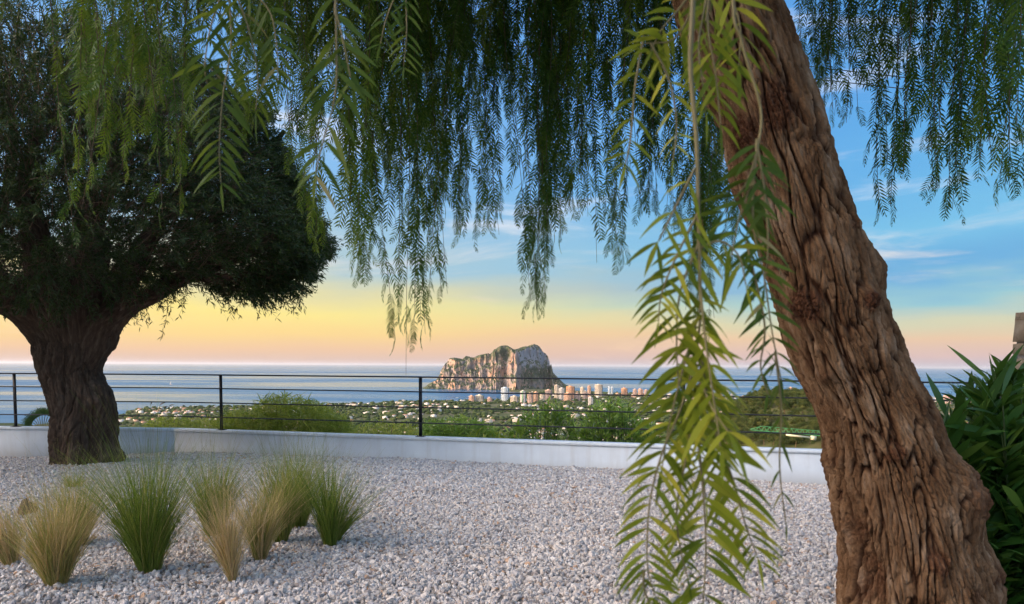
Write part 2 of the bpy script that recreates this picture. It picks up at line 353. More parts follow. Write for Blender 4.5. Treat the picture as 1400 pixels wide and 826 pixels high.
# gravel bed sheet
gx = np.linspace(-17, 12, 146); gy = np.linspace(-5, 16.5, 110); X, Y = np.meshgrid(gx, gy)
def wally(x):
    x = np.asarray(x, float)
    l = wa[1] + (x - wa[0]) * (wb[1] - wa[1]) / (wb[0] - wa[0]); r_ = wb[1] + (x - wb[0]) * (wd_[1] - wb[1]) / (wd_[0] - wb[0])
    return np.where(x < wb[0], l, r_)
Yc = np.minimum(Y, wally(X) + .12)
V = np.stack([X, Yc, gz(X, Yc)], -1).reshape(-1, 3)
def gridF(ny, nx):
    i = np.arange(ny - 1)[:, None] * nx + np.arange(nx - 1)[None]
    return np.stack([i, i + 1, i + nx + 1, i + nx], -1).reshape(-1, 4)
tag(obj('terrace_ground', mesh('terrace_ground', V, gridF(110, 146), M['bed'], smooth=True)), kind='structure')

# wall
def wallseg(name, a, b, na, nb, label):
    mb = MB(); off = .025
    for (z0, z1, o) in ((-.8, WZ - .045, .008), (WZ - .045, WZ, .0)):
        o2 = WT - o
        q = [a + na * o, b + nb * o, b + nb * o2, a + na * o2]
        Vv = [np.array([p[0], p[1], z0]) for p in q] + [np.array([p[0], p[1], z1]) for p in q]
        mb.add(Vv, BOXF)
    return tag(mb.build(name, M['plaster']), label, 'wall')
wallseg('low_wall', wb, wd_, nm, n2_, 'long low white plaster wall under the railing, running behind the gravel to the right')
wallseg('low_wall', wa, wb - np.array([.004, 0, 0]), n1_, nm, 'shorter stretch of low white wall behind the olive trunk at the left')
# railing
def on_wall(px):
    """point on the wall's middle line at photo column px"""
    best = None
    for a, b in ((wa + n1_ * WT / 2, wb + nm * WT / 2), (wb + nm * WT / 2, wd_ + n2_ * WT / 2)):
        r = P(px, 590, 1.) - np.array([0, 0, CAMZ]); d = b - a
        A = np.array([[r[0], -d[0]], [r[1], -d[1]]]); s = np.linalg.solve(A, a[:2])
        if -.001 <= s[1] <= 1.001: best = a + d * s[1]
    return best
fence = empty('railing', on_wall(575), 'dark metal railing with four thin horizontal rails on top of the white wall', 'railing')
PH = .985; posts = [on_wall(x) for x in (22, 303, 575, 933, 1257, 1366)]
posts = [posts[0] - (posts[1] - posts[0]) * 1.0] + posts
root = np.array(fence.location)
tl = unit(wb - wa); tr_ = unit(wd_ - wb)
for i, p in enumerate(posts):
    t = tl if i < 2 else tr_
    mb = MB(); q = p - root; q[2] = WZ - root[2]
    mb.bar(q + [0, 0, .008], q + [0, 0, PH], .055, .014, up=np.cross(t, (0, 0, 1)))
    po = mb.build('post', M['metal'], fence)
    mb = MB(); mb.bar(q - t * .07 + [0, 0, .004], q + t * .07 + [0, 0, .004], .11, .008)
    for sx in (-.05, .05): mb.bar(q + t * sx + [0, 0, .008], q + t * sx + [0, 0, .02], .016, .016, up=(1, 0, 0))
    mb.build('base_plate', M['metal'], po)
heights = [PH - .008, PH - .245, PH - .50, PH - .755]
for hz in heights:
    a = wa + n1_ * WT / 2; b = wb + nm * WT / 2; c2 = wd_ + n2_ * WT / 2
    for (p, q, nn) in ((a, b, n1_), (b, c2, n2_)):
        ts = np.linspace(0, 1, 40); pts = p[None] + (q - p)[None] * ts[:, None]; pts[:, 2] = WZ + hz - root[2] - (0 if hz == heights[0] else .004)
        pts[:, :2] += -root[:2] - nn[:2] * .016
        V, Fc = tubes([(pts, .0125 if hz == heights[0] else .0105)], 6)
        obj('rail', mesh('rail', V, Fc, M['metal'], smooth=True), fence)

# sea and coast
SEA = -163.0
s_ = 260000.; tag(obj('sea', mesh('sea', [(-s_, -2000, SEA), (s_, -2000, SEA), (s_, s_, SEA), (-s_, s_, SEA)], [[0, 1, 2, 3]], M['sea'])), kind='structure')
coast = np.array([(-2600, 300), (-1700, 1000), (-1230, 1650), (-1270, 2250), (-1330, 2620), (-1050, 2800), (-800, 2900), (-500, 3220), (-250, 3330), (-110, 3420), (60, 3700), (60, 4300), (-60, 4850), (120, 5050), (380, 5080), (430, 4830), (640, 4500), (820, 4150), (1130, 3700), (1700, 3500), (2600, 3350), (5200, 3100), (5200, -1500), (-2600, -1500)], float)
def inside_sd(x, y):
    pts = np.stack([x.ravel(), y.ravel()], 1); d = np.full(len(pts), 1e9); c = np.zeros(len(pts), bool)
    for i in range(len(coast)):
        a = coast[i]; b = coast[(i + 1) % len(coast)]; ab = b - a
        t = np.clip(((pts - a) @ ab) / (ab @ ab), 0, 1); d = np.minimum(d, np.linalg.norm(pts - a - t[:, None] * ab, axis=1))
        cond = (a[1] > pts[:, 1]) != (b[1] > pts[:, 1]); xi = a[0] + (pts[:, 1] - a[1]) / (b[1] - a[1] + 1e-9) * ab[0]; c ^= cond & (pts[:, 0] < xi)
    return np.where(c, d, -d).reshape(x.shape)
def terr(x, y):
    x = np.asarray(x, float); y = np.asarray(y, float); p = np.stack([x / 500, y / 500, 0 * x], -1)
    s = inside_sd(x, y) + 50 * pn(p * 3, 11)
    h = np.clip(s * .08, -6, 5) + sm(0, 500, s) * (4 + (6 + 12 * sm(2700, 1500, y)) * pn(p * .9, 12) + 5 * pn(p * 3, 13))
    h = h + (160 - 12) * np.clip(1 - np.maximum(y, 0) / 1500, 0, 1) ** 1.7 * sm(-150, 300, s)
    z = SEA + h
    hill = np.exp(-(np.where(x < 175, (x - 175) / 62, (x - 175) / 45) ** 2) * .9 - ((y - 430) / 110) ** 2)
    z = z + np.maximum(0, -21 - z) * np.clip(hill * 1.25, 0, 1)
    near = sm(60, 14, y); z = z * (1 - near) + near * (-1.0 - .12 * (y - 13))
    return z
ys = np.concatenate([np.linspace(10, 60, 26), np.linspace(66, 700, 90), np.linspace(715, 5200, 190)])
us = np.linspace(-1, 1, 260)
Yt, U = np.meshgrid(ys, us, indexing='ij'); Xt = U * (60 + Yt * .95)
Yt = np.maximum(Yt, wally(Xt) + WT - .1)
Zt = terr(Xt, Yt)
tag(obj('hillside', mesh('hillside', np.stack([Xt, Yt, Zt], -1).reshape(-1, 3), gridF(len(ys), 260), M['land'], smooth=True)), kind='structure')

# great rock
prof = np.array([(572, 532), (577, 528), (582, 524), (594, 518), (599.5, 505.5), (605, 498), (611.5, 491), (618, 490), (628, 491.7), (634, 486.4), (640, 487), (646, 488), (656, 486.4), (670, 484), (675, 477), (682, 473.4), (694, 474), (702, 478.5), (708, 477), (714, 475), (723, 472.5), (728, 469), (733, 465.5), (737, 466.5), (741, 470.5), (745, 477.5), (751, 485), (755, 494), (759, 510), (766, 517), (776, 526), (786, 531), (792, 534)])
D0 = 5000.
pu = np.array([P(x, y, D0)[0] for x, y in prof]); ph = np.array([P(x, y, D0)[2] - SEA for x, y in prof])
nu_, nv_ = 460, 260
u = np.linspace(pu[0] - 10, pu[-1] + 10, nu_); v = np.linspace(-330, 330, nv_); Uu, Vv = np.meshgrid(u, v)
Ht = np.interp(Uu, pu, np.maximum(ph, 0))
un = (Uu - pu[0]) / (pu[-1] - pu[0])                      # 0..1 left to right
pxu = np.interp(Uu, pu, prof[:, 0])
pq = np.stack([Uu / 90, Vv / 90, 0 * Uu], -1)
vc = np.interp(pxu, [572, 590, 620, 650, 672, 690, 698, 706, 714, 735, 757, 780], [60, 10, -50, -60, -90, -70, -150, -210, -60, 60, 150, 150])
vc = vc + 42 * fbm(pq * np.array([1.5, .2, 1]), 4, 21, .6)
q_ = np.clip((Vv - vc + 175) / 235, 0, 1)
ph_ = 3.2 * q_ + .55 * pn(np.stack([Uu / 130, Vv / 300, 0 * Uu], -1), 25)
st_ = (np.floor(ph_) + sm(.45, .95, ph_ - np.floor(ph_)) - .55 * pn(np.stack([Uu / 130, Vv / 300, 0 * Uu], -1), 25)) / 3.2
Hh = Ht * np.clip(.35 * q_ + .65 * st_, 0, 1)
Hh = np.where(pxu > 756, Ht * sm(-260, 60, Vv - 60), Hh)
Hh = Hh * sm(330, 190, Vv)
crest = sm(.8, 1., Hh / np.maximum(Ht, 1))
rg = 1 - np.abs(fbm(np.stack([Uu / 48, Vv / 60, Hh / 110], -1), 5, 31, .58))
Hh = Hh - 46 * (1 - rg) * sm(4, 70, Hh) * (1 - .75 * crest) + 5 * fbm(pq * 5, 3, 41)
Hh = np.minimum(Hh, Ht)
Hh = np.where(Ht < 4, Ht * .5, Hh)
Xr = Uu + 10 * (1 - .85 * crest) * fbm(np.stack([Uu / 60, Vv / 60, Hh / 50], -1), 3, 51); Yr = D0 + 130 + Vv + 14 * fbm(np.stack([Uu / 40, Hh / 60, Vv / 60], -1), 4, 61)
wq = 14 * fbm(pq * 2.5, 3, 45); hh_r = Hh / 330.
GREY_FACE = sm(706, 714, pxu + wq * .4) * sm(.34, .48, hh_r + wq / 300)  # mask: upper right of the rock coloured greyer
SCR = np.maximum(sm(664, 674, pxu + wq * .4) * sm(704, 696, pxu + wq * .4) * sm(.55, .68, hh_r + wq / 250), sm(712, 720, pxu + wq * .4) * sm(.12, .2, hh_r) * sm(.50, .42, hh_r + wq / 300))
SCR = np.maximum(SCR, .8 * sm(630, 640, pxu) * sm(672, 660, pxu + wq * .4) * sm(.5, .62, hh_r + wq / 250))
rock = obj('rocky_headland', mesh('rocky_headland', np.stack([Xr, Yr, SEA - 6 + Hh * 1.065], -1).reshape(-1, 3), gridF(nv_, nu_), M['crag'], {'zone': GREY_FACE.ravel(), 'scrub': SCR.ravel()}, smooth=False))
tag(rock, kind='structure')

# unseen bank left of and behind the viewer, added to keep sun off the terrace
bx_ = np.linspace(-75, -13, 60); by_ = np.linspace(-60, 34, 80); BX, BY = np.meshgrid(bx_, by_)
BZ = -1.4 + 13.5 * sm(-17.5, -38, BX + .25 * np.maximum(0, BY - 4)) * sm(33, 24, BY) + .5 * fbm(np.stack([BX / 6, BY / 6, 0 * BX], -1), 3, 99)
tag(obj('shade_bank', mesh('shade_bank', np.stack([BX, BY, BZ], -1).reshape(-1, 3), gridF(80, 60), M['land'], smooth=True)), kind='structure')
# haze of the sea air over everything
hm = bpy.data.materials.new('sea_air'); hm.use_nodes = True; ht = hm.node_tree
for n in list(ht.nodes):
    if n.type != 'OUTPUT_MATERIAL': ht.nodes.remove(n)
pv = ht.nodes.new('ShaderNodeVolumePrincipled'); pv.inputs['Density'].default_value = 1.1e-5; pv.inputs['Color'].default_value = (.86, .90, .96, 1); pv.inputs['Anisotropy'].default_value = .2
ht.links.new(pv.outputs[0], ht.nodes['Material Output'].inputs['Volume'])
mb = MB(); mb.box(-262000, 262000, -3000, 262000, SEA - 10, 190); tag(mb.build('haze', hm), 'thin pale haze over the sea and coast', 'haze', kind='stuff')

# ================================================================= TOWN
def tower_mesh(w, dp, h, wall, style=0):
    mb = MB(); fl = 3.2; n = max(2, int(h / fl))
    for i in range(n):
        z = i * fl
        mb.box(-w / 2 + .7, w / 2 - .7, -dp / 2 + .7, dp / 2 - .7, z, z + fl - .9, 1)
        mb.box(-w / 2, w / 2, -dp / 2, dp / 2, z + fl - .9, z + fl, 0)
        k = max(2, int(w / 6))
        for j in range(k + 1):
            x = -w / 2 + .3 + j * (w - 2.2) / k
            mb.box(x, x + 1.9, -dp / 2 + .05, -dp / 2 + 1.2, z, z + fl - .9, 0)
        for sx in (-1, 1):
            for yy in (-dp / 2 + .25, 0, dp / 2 - 2.2): mb.box(*sorted((sx * (w / 2 - .06), sx * (w / 2 - 1.1))), yy, yy + 1.9, z, z + fl - .9, 0)
    if style == 1: mb.box(-w * .1, w * .1, -dp / 2 - .3, -dp / 2 + .6, 0, n * fl + 1.5, 2)
    mb.box(-w / 2 - .1, w / 2 + .1, -dp / 2 - .1, dp / 2 + .1, n * fl, n * fl + 1.0, 0)
    mb.box(-w * .22, w * .2, -dp * .2, dp * .2, n * fl + 1, n * fl + 4.5, 0)
    mb.box(-w / 2, w / 2, -dp / 2, dp / 2, -14, 0, 0)
    return np.concatenate(mb.V), np.concatenate(mb.F), mb.M
def tower(px0, px1, ytop, d, wall, label, style=0, rot=None, group='high buildings by the far shore', name='apartment_tower'):
    p0 = P(px0, 545, d); p1 = P(px1, 545, d); top = P((px0 + px1) / 2, ytop, d)
    w = abs(p1[0] - p0[0]); x = (p0[0] + p1[0]) / 2
    zb = float(terr(np.array([x]), np.array([d]))[0]); zb = max(zb, SEA + 1)
    h = top[2] - zb - 4.5; rot = R(-22) if rot is None else rot
    w2 = w / (math.cos(rot) + .65 * abs(math.sin(rot)))
    V_, F_, mi = tower_mesh(w2, w2 * .65, max(8, h), wall, style)
    o = obj(name, mesh(name, V_, F_, [M[wall], M['win'], M['craneg'] if style else M[wall]], midx=mi)); o.location = (x, d, zb); o.rotation_euler = (0, 0, rot)
    tag(o, label, 'building', group); return o
TW = [
 (685, 696, 528.5, 3280, 'blueish', 'tall pale blue-white tower, left of the two big towers before the great rock'),
 (711, 719, 533, 3000, 'white', 'slim white tower with a green stripe, right one of two big towers before the rock', 1),
 (641, 649, 540, 3120, 'peach', 'low peach block at the left end of the far town, next to the bay'),
 (650, 662, 538.5, 3130, 'cream', 'wide cream block second from the left end of the far town'),
 (666, 673, 542, 3120, 'rose', 'small rosy block just left of the tall pale blue tower'),
 (698, 709, 540, 3120, 'cream', 'cream mid-rise block between the two big towers'),
 (721, 729, 536, 3080, 'rose', 'rosy block just right of the slim striped tower'),
 (729.5, 736, 535, 3110, 'peach', 'narrow peach slab second right of the slim striped tower'),
 (738, 745, 537, 3150, 'cream', 'cream slab behind the top of the leafy shrub under the rock'),
 (745, 755, 532, 3320, 'rose', 'rosy tower on the dark slope foot at the right of the rock'),
 (758, 764, 525.5, 3420, 'cream', 'narrow cream tower rising highest at the right foot of the rock'),
 (764, 772, 529, 3380, 'white', 'whitish tower beside the narrow cream one at the foot of the rock'),
 (774, 786, 527, 3500, 'orange', 'broad orange tower where the rock slope meets the sea'),
 (771, 782, 536, 3250, 'peach', 'peach block standing in front of the broad orange tower'),
 (784, 794, 537, 3260, 'rose', 'rosy block to the right in front of the broad orange tower'),
 (793, 799, 528, 3600, 'cream', 'cream tower with open sea behind, first right of the broad orange tower'),
 (797, 804, 536, 3400, 'rose', 'short rosy block between two cream seafront towers'),
 (803, 808, 526.3, 3650, 'peach', 'slender peach tower left of the bulky cream one'),
 (813, 824, 524.3, 3750, 'cream', 'bulky cream tower, tallest on the open sea skyline'),
 (831, 834, 527.5, 4000, 'blueish', 'left one of a pair of thin bluish towers by the sea'),
 (835, 838.5, 528, 4020, 'blueish', 'right one of a pair of thin bluish towers by the sea'),
 (804, 811, 542, 2800, 'white', 'white isolated tower standing nearer than the shore row'),
 (841, 847, 536.5, 3900, 'peach', 'low peach seafront block right of the thin bluish pair'),
 (849, 858, 530, 3650, 'orange', 'orange tower with stepped top, left of the reddish row'),
 (865, 871, 531, 3600, 'rose', 'first tower of the reddish row by the sea'),
 (872, 879, 530.5, 3740, 'peach', 'middle tower of the reddish row by the sea'),
 (880, 887, 532, 3720, 'rose', 'last tower of the reddish row by the sea'),
 (895, 901, 536, 3650, 'orange', 'small orange tower behind the hanging leaves'),
 (912, 920, 538, 3600, 'cream', 'low cream block behind the hanging leaves'),
 (945, 953, 538, 3500, 'cream', 'cream block at the right edge of the hanging leaves'),
 (961, 968, 535.5, 3450, 'rose', 'rosy tower right of the hanging leaves'),
 (969, 974, 534.5, 3430, 'cream', 'cream tower beside the rosy one right of the hanging leaves'),
 (976, 979.5, 535, 3440, 'blueish', 'thin bluish tower in the small group before the pine hill'),
 (982, 988, 537.5, 3400, 'peach', 'short peach block in the small group before the pine hill'),
 (991, 997, 533.5, 3380, 'white', 'white tower in the small group before the pine hill'),
 (998, 1004, 538, 3400, 'grey', 'grey low tower last in the group before the pine hill'),
 (1013, 1019, 540.5, 3400, 'rose', 'tiny rosy block just left of the pine hill'),
 (1078, 1083.5, 529, 3200, 'peach', 'lone pale tower rising behind the top of the pine hill'),
 (1268, 1276, 541.5, 3400, 'cream', 'cream block on the shore just right of the leaning trunk'),
 (1278, 1286, 540.5, 3350, 'white', 'white block on the shore right of the leaning trunk'),
 (1290, 1302, 539, 3000, 'rose', 'broad rosy block beside the broad-leaved bush at the right'),
 (1330, 1340, 541, 3200, 'cream', 'cream block glimpsed through the broad-leaved bush'),
]
for t in TW:
    tower(*t[:6], style=t[6] if len(t) > 6 else 0)

r2 = np.random.default_rng(21)
def house_geo(w, dp, h, roof):
    mb = MB()
    mb.box(-w / 2, w / 2, -dp / 2, dp / 2, -5, h, 0)
    if roof == 1:
        e = .5; hr = min(w, dp) * .22; a = w / 2 + e; b = dp / 2 + e; q = max(0, a - b)
        Vv = [(-a, -b, h), (a, -b, h), (a, b, h), (-a, b, h), (-q, 0, h + hr), (q, 0, h + hr), ((a + q) / 2, b / 2, h + hr / 2), (-(a + q) / 2, -b / 2, h + hr / 2)]
        mb.add(Vv, [[0, 1, 5, 4], [2, 3, 4, 5], [1, 2, 6, 5], [3, 0, 7, 4]], 1)
    else:
        mb.box(-w / 2 - .15, w / 2 + .15, -dp / 2 - .15, dp / 2 + .15, h, h + .5, 0)
        mb.box(-w * .1, w * .38, -dp * .3, dp * .3, h + .5, h + 2.9, 0)
    k = max(2, int(w / 4))
    for lv in range(int(h // 3)):
        for j in range(k):
            x = -w / 2 + (j + .5) * w / k
            mb.box(x - .7, x + .7, -dp / 2 - .06, -dp / 2 + .1, .8 + lv * 3, 2.3 + lv * 3, 2)
    for j in range(2): mb.box(-w / 2 - .06, -w / 2 + .1, -dp / 4 + j * dp / 2 - .7, -dp / 4 + j * dp / 2 + .7, .8, 2.3, 2)
    return np.concatenate(mb.V), np.concatenate(mb.F), mb.M
protos = []
for k, (w, dp, h, rf, c) in enumerate([(14, 10, 6, 1, 'white'), (18, 12, 6, 0, 'white'), (12, 11, 6, 1, 'cream'), (24, 12, 9, 0, 'white'), (16, 12, 6, 1, 'peach'), (30, 14, 12, 0, 'cream'), (20, 11, 6, 1, 'white')]):
    V_, F_, mi = house_geo(w, dp, h, rf); protos.append((V_, F_, mi, mesh('villa', V_, F_, [M[c], M['tile'], M['win']], midx=mi), rf, c, h))
# spots for houses: nearer first
sp = []
hid = []
for _ in range(30000):
    px = r2.uniform(120, 1420) if r2.random() < .92 else r2.uniform(140, 480)
    d = 1450 + 3000 * r2.random() ** 1.15
    x = (px - 700) / F * d
    sp.append((x, d, px))
sp = np.array(sp); sdv = inside_sd(sp[:, 0], sp[:, 1]); cl_ = pn(np.stack([sp[:, 0] / 230, sp[:, 1] / 230, 0 * sp[:, 0]], -1), 71)
ok = (sdv > 25) & (cl_ > -.25 + .55 * r2.random(len(sp)))
sp = sp[ok]; zz = terr(sp[:, 0], sp[:, 1])
okd = ~((sp[:, 1] < 3400) & (sp[:, 2] > 1010) & (sp[:, 2] < 1110) & False)
sp = sp[okd]; zz = zz[okd]
grid = set(); keep = []
for i in range(len(sp)):
    k = (int(sp[i, 0] // 27), int(sp[i, 1] // 34))
    if k in grid: continue
    grid.add(k); keep.append(i)
    if len(keep) >= 1350: break
sp = sp[keep]; zz = zz[keep]
# the nearest ones that the picture can show (not behind trunk, shrubs or hill)
vis = ((sp[:, 2] > 165) & (sp[:, 2] < 1010) & (sp[:, 1] < 4300) & ~((sp[:, 2] > 195) & (sp[:, 2] < 475))) | ((sp[:, 2] > 1262) & (sp[:, 2] < 1300))
rowy = 499.3 - (zz - CAMZ) / sp[:, 1] * F
vis &= rowy < 592
order = np.argsort(sp[:, 1]); near = [i for i in order if vis[i]][:290]; ns = set(near)
desc = {('white', 1): ('white villa with a tiled hip roof among the trees of the far plain', 'white tiled villas on the far plain'),
        ('white', 0): ('white flat-roofed house among the trees of the far plain', 'white flat-roofed houses on the far plain'),
        ('cream', 1): ('cream villa with a tiled hip roof among the trees of the far plain', 'cream tiled villas on the far plain'),
        ('peach', 1): ('peach villa with a tiled hip roof among the trees of the far plain', 'peach tiled villas on the far plain'),
        ('cream', 0): ('long cream flat-roofed block among the trees of the far plain', 'long cream blocks on the far plain')}
SV = []; SF = []; SM = []; sn = 0; cmi = {'white': 0, 'cream': 3, 'peach': 4}
for i in order:
    k = int(r2.choice(len(protos), p=[.2, .2, .12, .12, .12, .06, .18])); V_, F_, mi, me, rf, c, h = protos[k]
    rz = R(r2.uniform(-50, 20)); s = r2.uniform(.42, .85)
    if i in ns:
        o = obj('villa', me, loc=(sp[i, 0], sp[i, 1], zz[i])); o.rotation_euler = (0, 0, rz); o.scale = (s, s, s)
        tag(o, desc[(c, rf)][0], 'house', desc[(c, rf)][1])
    else:
        cz, sz_ = math.cos(rz), math.sin(rz); q = V_ * s
        SV.append(np.stack([q[:, 0] * cz - q[:, 1] * sz_ + sp[i, 0], q[:, 0] * sz_ + q[:, 1] * cz + sp[i, 1], q[:, 2] + zz[i]], 1)); SF.append(F_ + sn); sn += len(V_)
        SM += [cmi[c] if a == 0 else a for a in mi]
tag(obj('town_houses', mesh('town_houses', np.concatenate(SV), np.concatenate(SF), [M['white'], M['tile'], M['win'], M['cream'], M['peach']], midx=SM)), 'mass of small pale houses spread over the far coastal plain', 'houses', kind='stuff')

# trees of the plain as one far-off wood
def ico(sub):
    import bmesh
    bm = bmesh.new(); bmesh.ops.create_icosphere(bm, subdivisions=sub, radius=1); V_ = np.array([v.co[:] for v in bm.verts]); F_ = np.array([[v.index for v in f.verts] for f in bm.faces]); bm.free(); return V_, F_
IV, IF = ico(2)
nT = 12000
px = r2.uniform(90, 1430, nT * 2); d = 1250 + 3100 * r2.random(nT * 2) ** 1.25; x = (px - 700) / F * d
cl_ = pn(np.stack([x / 170, d / 170, 0 * x], -1), 91); ok = (inside_sd(x, d) > 12) & (cl_ > -.35 + .35 * r2.random(len(x)) * (d > 1500)); x = x[ok][:nT]; d = d[ok][:nT]
z = terr(x, d); s = r2.uniform(3.0, 7.5, len(x)); 
q = IV[None] * np.stack([s * r2.uniform(.9, 1.5, len(x)), s, s * r2.uniform(.6, .95, len(x))], -1)[:, None] + np.stack([x, d, z + s * .45], -1)[:, None]
q = q + (1.8 * pn(q / 4., 5))[..., None] * IV[None] * 1.6
tag(obj('town_trees', mesh('town_trees', q.reshape(-1, 3), (IF[None] + (np.arange(len(x)) * len(IV))[:, None, None]).reshape(-1, 3), M['wood'])), 'dark green trees massed between the houses of the far plain', 'trees', kind='stuff')

# boats
def boat(px, y, ln, label, mast):
    p = PZ(px, y, SEA + .0); b = empty('sailboat' if mast else 'motorboat', (p[0], p[1], SEA), label, 'boat')
    u_ = np.linspace(-1, 1, 11); Vv = []
    for a in u_:
        wd = ln * .15 * (1 - max(0, a) ** 2.2) ** .7 + .02
        Vv += [(a * ln / 2, -wd, ln * .13), (a * ln / 2, 0, -.3), (a * ln / 2, wd, ln * .13)]
    Fc = []
    for i in range(10):
        k = i * 3; Fc += [[k, k + 3, k + 4, k + 1], [k + 1, k + 4, k + 5, k + 2], [k + 2, k + 5, k + 3, k]]
    obj('hull', mesh('hull', Vv, Fc, M['white']), b)
    mb = MB(); mb.box(-ln * .2, ln * .12, -ln * .08, ln * .08, ln * .13, ln * .22); mb.build('cabin', M['white'], b)
    if mast:
        V_, F_ = tubes([([(0, 0, ln * .1), (0, 0, ln * 1.3)], .12)], 5); obj('mast', mesh('mast', V_, F_, M['white']), b)
        Vv = [(-.1, -.06, ln * .28), (-ln * .45, -.06, ln * .28), (-.1, -.06, ln * 1.25), (-.1, .06, ln * .28), (-ln * .45, .06, ln * .28), (-.1, .06, ln * 1.25)]
        obj('sail', mesh('sail', Vv, [[0, 1, 2], [5, 4, 3]], M['white']), b)
boat(234, 526.5, 26, 'small white sailboat far out on the sea behind the railing', True)
boat(625, 544.5, 17, 'white motorboat in the bay below the great rock, the right one', False)
boat(583, 544, 14, 'small white motorboat in the bay, the left one near the railing post', False)

# pine hill
def pine_proto(seed):
    r = np.random.default_rng(seed); e = empty('pine_tree', (0, 0, 0), 'pine', 'tree')
    V_, F_ = tubes([(spline([(0, 0, -1.5), (.2 * r.normal(), .2, 2.5), (.4 * r.normal(), .3 * r.normal(), 6)], 10), np.linspace(.28, .1, 10))], 7)
    obj('trunk', mesh('trunk', V_, F_, M['twig'], smooth=True), e)
    nc = 34; cc = np.stack([r.normal(0, 1.9, nc), r.normal(0, 1.9, nc), 3.6 + 4.6 * r.random(nc)], -1); rr_ = np.linalg.norm(cc[:, :2], axis=1); cc[:, 2] -= .45 * rr_ - .5
    n_ = 2600; ci = r.integers(0, nc, n_); dd = randdir(n_, r); b = cc[ci] + dd * (r.random(n_) ** .5 * .95)[:, None] * np.array([1, 1, .7])
    V_, F_ = strips(b, dd + np.array([0, 0, .6]), r.uniform(.35, .75, n_), r.uniform(.12, .26, n_), 0, 1, [1, .35], r=r)
    obj('crown', mesh('crown', V_, F_, M['pine'], {'rnd': rep(np.clip(r.random(nc)[ci] * .7 + r.random(n_) * .3, 0, 1), 1)}), e)
    return e
pp = [pine_proto(s) for s in (1, 2, 3, 4)]
spots = []
for _ in range(4000):
    px = r2.uniform(900, 1200); d = r2.uniform(255, 520); x = (px - 700) / F * d; z = float(terr(np.array([x]), np.array([d]))[0])
    yy = 499.3 + (CAMZ - z - 4) / d * F
    if yy > 604 or z < -62: continue
    if any((x - a) ** 2 + (d - b) ** 2 < 5.6 ** 2 for a, b, _, _ in spots): continue
    spots.append((x, d, z, yy))
spots.sort(key=lambda s: s[1]); spots = spots[:210]
for i, (x, d, z, yy) in enumerate(spots):
    o = pp[i] if i < 4 else copy_tree(pp[int(r2.integers(4))])
    s = r2.uniform(.8, 1.25) * (1.0 if d > 330 else .9); o.location = (x, d, z - .3); o.rotation_euler = (0, 0, r2.uniform(0, 6.28)); o.scale = (s, s, s * r2.uniform(.85, 1.1))
    tag(o, 'olive green pine in the wood on the hillside left of the leaning trunk', 'tree', 'pines on the wooded hill')

# crane on the slope
cr_ = P(1190, 602, 150); zb = float(terr(np.array([cr_[0]]), np.array([150.]))[0]); crane = empty('tower_crane', (cr_[0], 150, zb), 'green lattice crane boom reaching out in front of the pine hill', 'crane')
rt = np.array(crane.location)
def lattice(a, b, w, nseg, mat, name, parent, tri=True, taper=2):
    a = np.array(a, float) - rt; b = np.array(b, float) - rt; t = unit(b - a); ln = np.linalg.norm(b - a)
    up = np.array([0, 0, 1.]) if abs(t[2]) < .8 else np.array([0, 1., 0]); sd_ = unit(np.cross(t, up)); up = np.cross(sd_, t)
    ps = []; k = np.linspace(0, ln, nseg + 1)
    def hh_(s): return w * min(1, max(.25, (ln - s) / (taper * w)))
    B1 = [a + t * s + sd_ * w / 2 for s in k]; B2 = [a + t * s - sd_ * w / 2 for s in k]; T = [a + t * s + up * hh_(s) for s in k]
    for i in range(nseg):
        ps += [([B1[i], B1[i + 1]], .07), ([B2[i], B2[i + 1]], .07), ([T[i], T[i + 1]], .08), ([B1[i], B2[i]], .05), ([B1[i], B2[i + 1]], .04)]
        m_ = (T[i] + T[i + 1]) / 2
        ps += [([B1[i], m_], .045), ([m_, B1[i + 1]], .045), ([B2[i], m_], .045), ([m_, B2[i + 1]], .045)]
    V_, F_ = tubes(ps, 4); return obj(name, mesh(name, V_, F_, mat), parent)
ja = P(1190, 601.5, 150); jb = P(1026, 588, 152)
lattice(ja, jb, .95, 22, M['craneg'], 'jib', crane)
lattice((cr_[0], 150, zb), (cr_[0], 150, ja[2] + 2.5), 1.1, 16, M['craneg'], 'mast', crane, taper=.01)
mb = MB(); q = P(1075, 594.5, 147) - rt; q2 = P(1109, 598.5, 147) - rt; mb.bar(q, q2, .5, .35); mb.bar(q2, q2 + [.9, 0, -.1], .8, .8); mb.build('hoist_beam', M['cranew'], crane)

